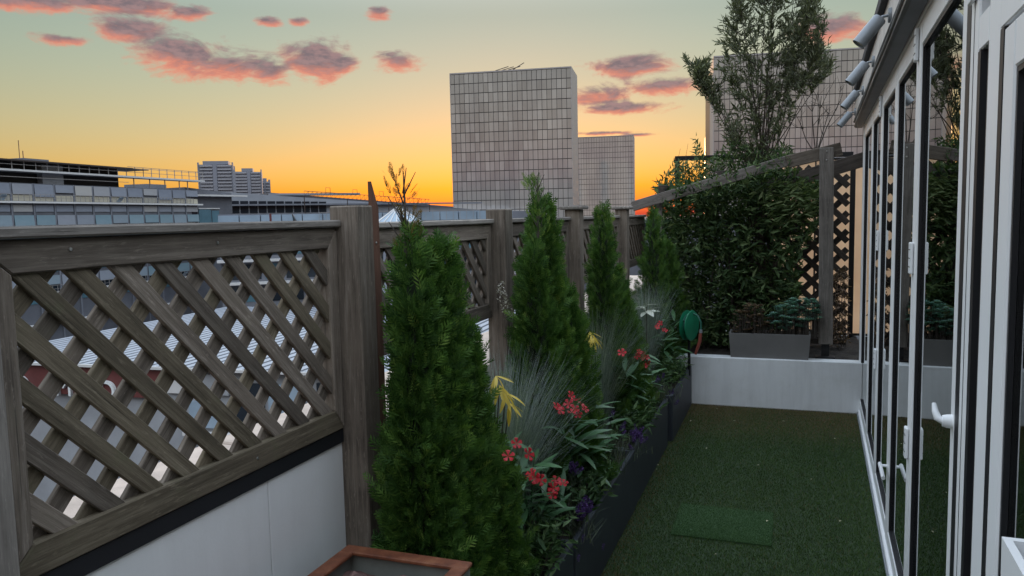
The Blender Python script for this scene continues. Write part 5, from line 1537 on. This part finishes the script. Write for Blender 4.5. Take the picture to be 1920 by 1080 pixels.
# loose stalks hanging over the near planter
ls = thing('loose_stalks', 'thin bent flower stalks hanging over the near planter front', 'stalks', (-0.78, 2.75, PLH))
pth = []
for (ax, ay, bx, by) in ((1060, 985, 1086, 1038), (1085, 985, 1132, 1018), (1040, 975, 1095, 1000)):
    a, b = on_x(ax, ay, -0.80), on_x(bx, by, -0.755); pth.append(([a, (a + b) / 2 + np.array([0, 0, 0.02]), b], [0.0015, 0.0014, 0.0012]))
    m = Matrix.Translation(b) @ Matrix.Rotation(2.4, 4, 'X') @ Matrix.Diagonal((0.02, 0.02, 0.03, 1))
    o = bpy.data.objects.new('flower_spike', SPM); COL.objects.link(o); _place(o, m, ls)
tubes('stalk', pth, MAT['leaf_lavender'], ls, 4)
# pale dry seed heads by the third post
sh = thing('seed_heads', 'pale dry seed heads on thin stems against the uncapped post', 'dry flowers', (-1.12, 3.2, PLH))
ps_, parts = [], []
for (px, py) in ((940, 540), (944, 556), (953, 590), (949, 575)):
    tip = on_x(px, py, -1.16); ps_.append(([np.array([-1.12, tip[1] + 0.1, PLH]), tip], [0.002, 0.0012]))
    m = 34; d = rand_dirs(m) + np.array([0, 0, 0.3])
    parts.append(batch(T_DIAMOND, tip + rng.normal(0, 0.010, (m, 3)) * np.array([1, 1, 1.8]), d, rand_dirs(m), 0.014, 0.006, rng.random(m)))
tubes('stem', ps_, MAT['twig'], sh, 4)
link_mesh('seed_head', quads_to_mesh('seed_head', parts), MAT['leaf_seed'], sh, None, 'stuff')

# ---- big shrub in the corner
def in_poly(P, poly):
    x, y = P[:, 0], P[:, 1]; ins = np.zeros(len(P), bool); n = len(poly)
    for i in range(n):
        (x0, y0), (x1, y1) = poly[i], poly[(i + 1) % n]
        c = ((y0 > y) != (y1 > y)) & (x < (x1 - x0) * (y - y0) / (y1 - y0 + 1e-12) + x0)
        ins ^= c
    return ins
def volume_points(poly, n, ymin, ymax, clump=0.0):
    poly = np.array(poly, float); lo, hi = poly.min(0), poly.max(0); out = []
    while sum(map(len, out)) < n:
        P = lo + (hi - lo) * rng.random((n * 2, 2)); P = P[in_poly(P, poly)]
        if clump:
            f = 0.5 + 0.5 * np.sin(P[:, 0] * 0.055 + 2 * np.sin(P[:, 1] * 0.045)) * np.sin(P[:, 1] * 0.07 + 1.7 * np.sin(P[:, 0] * 0.05))
            P = P[rng.random(len(P)) < (1 - clump) + clump * f]
        out.append(P)
    P = np.concatenate(out)[:n]
    Y = ymin + (ymax - ymin) * rng.random(n)
    return np.array([on_y(a, b, y) for (a, b), y in zip(P, Y)]), P
SHRUB = [(1222, 420), (1235, 352), (1300, 345), (1370, 335), (1430, 325), (1480, 320), (1545, 345), (1540, 420), (1500, 470), (1495, 560), (1480, 610), (1420, 640), (1350, 650), (1300, 650), (1270, 600), (1240, 520)]
shrub = thing('shrub', 'dense dark evergreen shrub with narrow leaves filling the corner', 'shrub', (-0.4, 7.1, 0.4))
pos, _ = volume_points(SHRUB, 9500, 6.86, 7.55, 0.85)
LEFT = [(1222, 420), (1235, 352), (1300, 345), (1400, 335), (1440, 400), (1460, 520), (1450, 620), (1420, 640), (1300, 650), (1270, 600), (1240, 520)]
back, _ = volume_points(LEFT, 5200, 7.4, 7.85, 0.3)
pos = np.concatenate([pos, back])
m = len(pos)
d = rand_dirs(m) * np.array([1, 1, 0.7]) + np.array([0, -0.25, 0.35])
tint = np.clip(rng.random(m) * 0.85 + (rng.random(m) < 0.15) * 0.25, 0, 1)
L = rng.uniform(0.06, 0.115, m)
link_mesh('foliage', quads_to_mesh('foliage', [batch(T_LANCE4, pos, d, rand_dirs(m) + np.array([0, -0.3, 0.8]), L, L * 0.27, tint)]), MAT['leaf_shrub'], shrub, None, 'stuff')
br = []
for k in range(26):
    px = random.uniform(1270, 1470); tip = on_y(px, random.uniform(350, 520), random.uniform(6.95, 7.5))
    b = np.array([random.uniform(-0.75, -0.05), random.uniform(7.0, 7.35), 0.39])
    br.append(([b, (b + tip) / 2 + np.array([random.uniform(-.05, .05), 0, .05]), tip], [0.010, 0.007, 0.003]))
tubes('branches', br, MAT['bark'], shrub, 6)
# brighter branch reaching in front of the lattice
bb = thing('olive_branch', 'leafy paler branch reaching over the dark lattice', 'branch', (0.05, 6.95, 1.7))
pos, _ = volume_points([(1425, 400), (1440, 345), (1500, 340), (1540, 370), (1545, 392), (1500, 405), (1470, 430)], 520, 6.78, 7.0, 0.3)
m = len(pos); L = rng.uniform(0.05, 0.095, m)
d = np.stack([0.5 + 0.6 * rng.random(m), rng.normal(-0.2, 0.4, m), rng.normal(0.25, 0.4, m)], 1)
link_mesh('foliage', quads_to_mesh('foliage', [batch(T_LANCE4, pos, d, rand_dirs(m) + np.array([0, -0.4, 0.9]), L, L * 0.22, 0.55 + 0.45 * rng.random(m))]), MAT['leaf_shrub'], bb, None, 'stuff')
tubes('stem', [([on_y(1400, 430, 7.1), on_y(1460, 385, 6.95), on_y(1535, 380, 6.88)], [0.007, 0.005, 0.002]), ([on_y(1440, 405, 7.0), on_y(1490, 355, 6.9)], [0.005, 0.002])], MAT['bark'], bb, 5)
# shoots climbing over the pergola plank
cl = thing('climber', 'sprawling leafy climber over the sloping pergola plank', 'climber', (-0.5, 7.1, 1.9))
pos, _ = volume_points([(1225, 350), (1270, 300), (1300, 318), (1305, 255), (1320, 300), (1380, 265), (1420, 285), (1480, 270), (1490, 300), (1420, 318), (1330, 340), (1260, 352)], 1500, 6.95, 7.5, 0.4)
pos2, _ = volume_points([(1235, 372), (1290, 345), (1380, 318), (1470, 290), (1490, 305), (1420, 345), (1330, 372), (1250, 392)], 620, 6.68, 6.86, 0.75)
pos = np.concatenate([pos, pos2])
m = len(pos); L = rng.uniform(0.035, 0.075, m)
link_mesh('foliage', quads_to_mesh('foliage', [batch(T_LANCE4, pos, rand_dirs(m) + np.array([0, 0, 0.5]), rand_dirs(m), L, L * 0.26, rng.random(m))]), MAT['leaf_shrub'], cl, None, 'stuff')
st = []
for k in range(30):
    a = on_y(random.uniform(1260, 1470), 335, 7.2); st.append(([a, a + np.array([random.gauss(0, 0.09), random.gauss(0, 0.05), random.uniform(0.08, 0.38)])], [0.003, 0.001]))
tubes('stem', st, MAT['twig'], cl, 4)

# ---- feathery tree rising out of the corner
TREE = [(1398, 300), (1352, 262), (1338, 205), (1318, 175), (1283, 128), (1285, 108), (1325, 118), (1338, 60), (1362, 20), (1366, -40), (1420, -75), (1500, -70), (1545, -30), (1540, 30), (1552, 62), (1540, 90), (1562, 125), (1530, 160), (1495, 175), (1490, 215), (1462, 250), (1450, 300)]
tree = thing('feathery_tree', 'multi-stemmed tree with fine grey-green leaves rising above the pergola', 'tree', (-0.18, 7.25, 0.4))
root = np.array([on_y(1428, 330, 7.25)[0], 7.25, 0.4])
TY0, TY1 = 6.95, 7.65
stems = []
EXTRA_TIPS = [(1548, 55), (1556, 128), (1290, 118), (1330, 172), (1515, 5), (1520, 150), (1312, 125)]
for k in range(27):
    tip, _ = volume_points([(p[0], min(p[1], 120)) if p[1] > 120 else p for p in TREE] if k < 14 else TREE, 1, TY0, TY1)
    tip = tip[0] if k < 20 else on_y(*EXTRA_TIPS[k - 20], random.uniform(7.05, 7.5))
    b = root + np.array([random.uniform(-0.10, 0.10), random.uniform(-0.06, 0.06), 0]); fork = np.array([root[0] + (tip[0] - root[0]) * 0.16 + random.uniform(-0.07, 0.07), 7.25 + random.uniform(-0.06, 0.06), 2.02 + random.uniform(-0.1, 0.1)])
    mid = fork + (tip - fork) * 0.55 + np.array([(tip[0] - fork[0]) * 0.05, 0, 0.05])
    stems.append([b, fork, mid, tip])
tubes('trunk', [(s, [0.010, 0.0055, 0.003, 0.0012]) for s in stems], MAT['bark'], tree, 6)
S = np.array(stems)
ends, _ = volume_points(TREE, 690, TY0, TY1, 0.5)
more, _ = volume_points([(1475, 20), (1545, 5), (1555, 70), (1566, 128), (1520, 168), (1470, 150)], 130, TY0, TY1, 0.2)
more2, _ = volume_points([(1281, 106), (1330, 112), (1350, 200), (1312, 178)], 70, TY0, TY1, 0.1)
ends = np.concatenate([ends, more, more2])
tw, parts_p, parts_d, parts_L = [], [], [], []
for e in ends:
    # nearest stem sample lying below the twig end
    f = np.linspace(0.15, 0.95, 9)[:, None]
    seg = np.concatenate([s[1] + (s[2] - s[1]) * f for s in S] + [s[2] + (s[3] - s[2]) * f for s in S])
    dv = e - seg; dist = np.linalg.norm(dv, axis=1) + np.where(dv[:, 2] < 0.05, 0.6, 0)
    s0 = seg[np.argmin(dist)]
    if np.linalg.norm(e - s0) > 0.30: s0 = e + (s0 - e) / np.linalg.norm(e - s0) * 0.30
    midp = (s0 + e) / 2 + np.array([0, 0, -0.02])
    tw.append(([s0, midp, e], [0.0019, 0.0014, 0.0007]))
    nl = 13
    for k in range(nl):
        q = 0.25 + 0.75 * k / (nl - 1)
        p = (1 - q) ** 2 * s0 + 2 * q * (1 - q) * midp + q * q * e
        ax = (e - s0) / max(np.linalg.norm(e - s0), 1e-6)
        parts_p.append(p); parts_d.append(ax * 0.9 + rng.normal(0, 0.55, 3) + np.array([0, 0, 0.25])); parts_L.append(random.uniform(0.045, 0.08))
tubes('twigs', tw, MAT['twig'], tree, 4, 'stuff')
P_, D_, L_ = np.array(parts_p), np.array(parts_d), np.array(parts_L)
link_mesh('crown', quads_to_mesh('crown', [batch(T_LANCE4, P_, D_, rand_dirs(len(P_)), L_, L_ * 0.19, rng.random(len(P_)))]), MAT['leaf_tree'], tree, None, 'stuff')

# ---- bare twiggy sapling against the right-hand tower
sap = thing('bare_sapling', 'leafless twiggy sapling between the feathery tree and the eave', 'sapling', (0.25, 7.6, 0.4))
SY = 7.6
def sp_(px, py, dy=0.0): return on_y(px, py, SY + dy)
b0 = sp_(1530, 292)
paths = [([np.array([b0[0], SY, 0.4]), b0], [0.010, 0.007])]
def grow(p, tip, r, lvl):
    paths.append(([p, (p + tip) / 2 + rng.normal(0, 0.015, 3), tip], [r, r * 0.8, r * 0.5]))
    if lvl == 0: return
    for k in range(3 if lvl > 1 else 2):
        f = random.uniform(0.35, 0.95); q = p + (tip - p) * f; v = tip - p
        L = np.linalg.norm(v) * random.uniform(0.35, 0.6)
        dd = norm(v / np.linalg.norm(v) + np.array([random.gauss(0, 0.65), random.gauss(0, 0.4), 0.15]))
        grow(q, q + dd * L, r * 0.55, lvl - 1)
for (px, py, dy) in ((1522, 195, 0.0), (1556, 205, 0.1), (1500, 230, -0.1), (1575, 190, 0.05), (1540, 180, 0.0)):
    grow(b0, sp_(px, py, dy), 0.0055, 2)
tubes('stems', paths, MAT['twig'], sap, 4)

# ---- dry vine at the foot of the lattice
dv_ = thing('dry_vine', 'withered brown vine hanging on the right edge of the dark lattice', 'vine', (0.42, 7.3, 0.41))
pos, _ = volume_points([(1562, 505), (1588, 500), (1592, 640), (1560, 650)], 420, 7.18, 7.33, 0.3)
m = len(pos); L = rng.uniform(0.025, 0.05, m)
link_mesh('foliage', quads_to_mesh('foliage', [batch(T_LANCE4, pos, rand_dirs(m) + np.array([0, 0, -0.5]), rand_dirs(m), L, L * 0.4, rng.random(m) * 0.8)]), MAT['leaf_dry'], dv_, None, 'stuff')
tubes('stem', [([on_y(1578 + 4 * k, 650, 7.27), on_y(1572 + 6 * k, 570, 7.25), on_y(1580 + 2 * k, 500, 7.26)], [0.004, 0.003, 0.002]) for k in range(3)], MAT['twig'], dv_, 4)

# ---- plants in the trough
def rosette_patch(name, label, poly, n, mat, L0, L1, flat):
    t = thing(name, label, 'succulent', (tx, ty, 0.413 + h_), 0)
    pos, P = volume_points(poly, n, 6.60, 6.73)
    # gather leaves into rosettes
    cen = pos[:: 14]; parts = []
    for c in cen:
        k = 14; a = np.arange(k) * 2.399 + rng.random()
        el = np.linspace(0.15, 1.1, k)
        d = np.stack([np.cos(a) * np.cos(el), np.sin(a) * np.cos(el), np.sin(el)], 1)
        L = rng.uniform(L0, L1) * (1.1 - 0.5 * np.linspace(0, 1, k))
        parts.append(batch(T_LANCE4, np.repeat(c[None], k, 0), d, np.stack([-np.cos(a) * np.sin(el), -np.sin(a) * np.sin(el), np.cos(el)], 1), L, L * 0.62, np.clip(rng.random() * 0.7 + rng.normal(0, 0.12, k), 0, 1)))
    link_mesh('rosettes', quads_to_mesh('rosettes', parts), MAT[mat], t, None, 'stuff')
    tubes('stems', [([np.array([c[0], c[1] + 0.005, 0.413 + h_ - 0.03]), c], [0.0025, 0.002]) for c in cen], MAT['twig'], t, 4)
rosette_patch('sedum', 'blue-green fleshy sedum at the upright plank end of the grey trough', [(1440, 620), (1438, 590), (1465, 570), (1500, 556), (1532, 565), (1540, 605), (1500, 620)], 2100, 'leaf_sedum', 0.03, 0.046, 0)
rosette_patch('dry_succulent', 'brownish withered succulent at the shrub end of the grey trough', [(1372, 624), (1374, 592), (1400, 568), (1428, 574), (1450, 598), (1448, 624)], 1500, 'leaf_dry', 0.024, 0.036, 0)

# ---- hose reel on the end planter
hc = on_y(1292, 610, 6.36)
reel = thing('hose_reel', 'green garden hose reel beside the end conifer', 'hose reel', (hc[0], hc[1], PLH))
RM = Matrix.Translation(hc) @ Matrix.Rotation(math.radians(70), 4, 'Z') @ Matrix.Rotation(math.pi / 2, 4, 'X')   # local z = reel axis
for s in (-1, 1):
    R_ = 0.125
    link_mesh('flange', mesh_py('flange', *lathe([(0.0, s * 0.018), (R_ - 0.01, s * 0.02), (R_, s * 0.023), (R_ - 0.004, s * 0.028), (0.05, s * 0.034), (0.03, s * 0.037), (0.0, s * 0.037)], 36), True), MAT['green_plastic'], reel, RM)
link_mesh('drum', mesh_py('drum', *lathe([(0.05, -0.018), (0.05, 0.018)], 24), True), MAT['dark_green'], reel, RM)
coil = []
for k in range(0, 190):
    a = k * 0.28; r_ = 0.062 + 0.0135 * (int(a / 6.283) // 4); zz_ = -0.012 + 0.008 * ((a / 6.283) % 4)
    coil.append(RM @ Vector((r_ * math.cos(a), r_ * math.sin(a), zz_)))
tube('coiled_hose', coil, 0.0075, MAT['dark_green'], reel, 7)
tube('lead_hose', [on_y(1300, 588, 6.36), on_y(1308, 592, 6.34), on_y(1314, 604, 6.33), on_y(1314, 622, 6.32)], 0.008, MAT['dark_green'], reel, 8)
nz = tube('nozzle', [on_y(1314, 620, 6.32), on_y(1312, 640, 6.32), on_y(1304, 664, 6.33)], [0.012, 0.015, 0.010], MAT['red_plastic'], reel, 10)
tube('nozzle_collar', [on_y(1314, 618, 6.32), on_y(1314, 624, 6.32)], [0.014, 0.014], MAT['lamp_grey'], nz, 10)
tube('stake', [RM @ Vector((0, 0, 0)), Vector((hc[0], hc[1], PLH - 0.05))], 0.012, MAT['black_metal'], reel, 8)
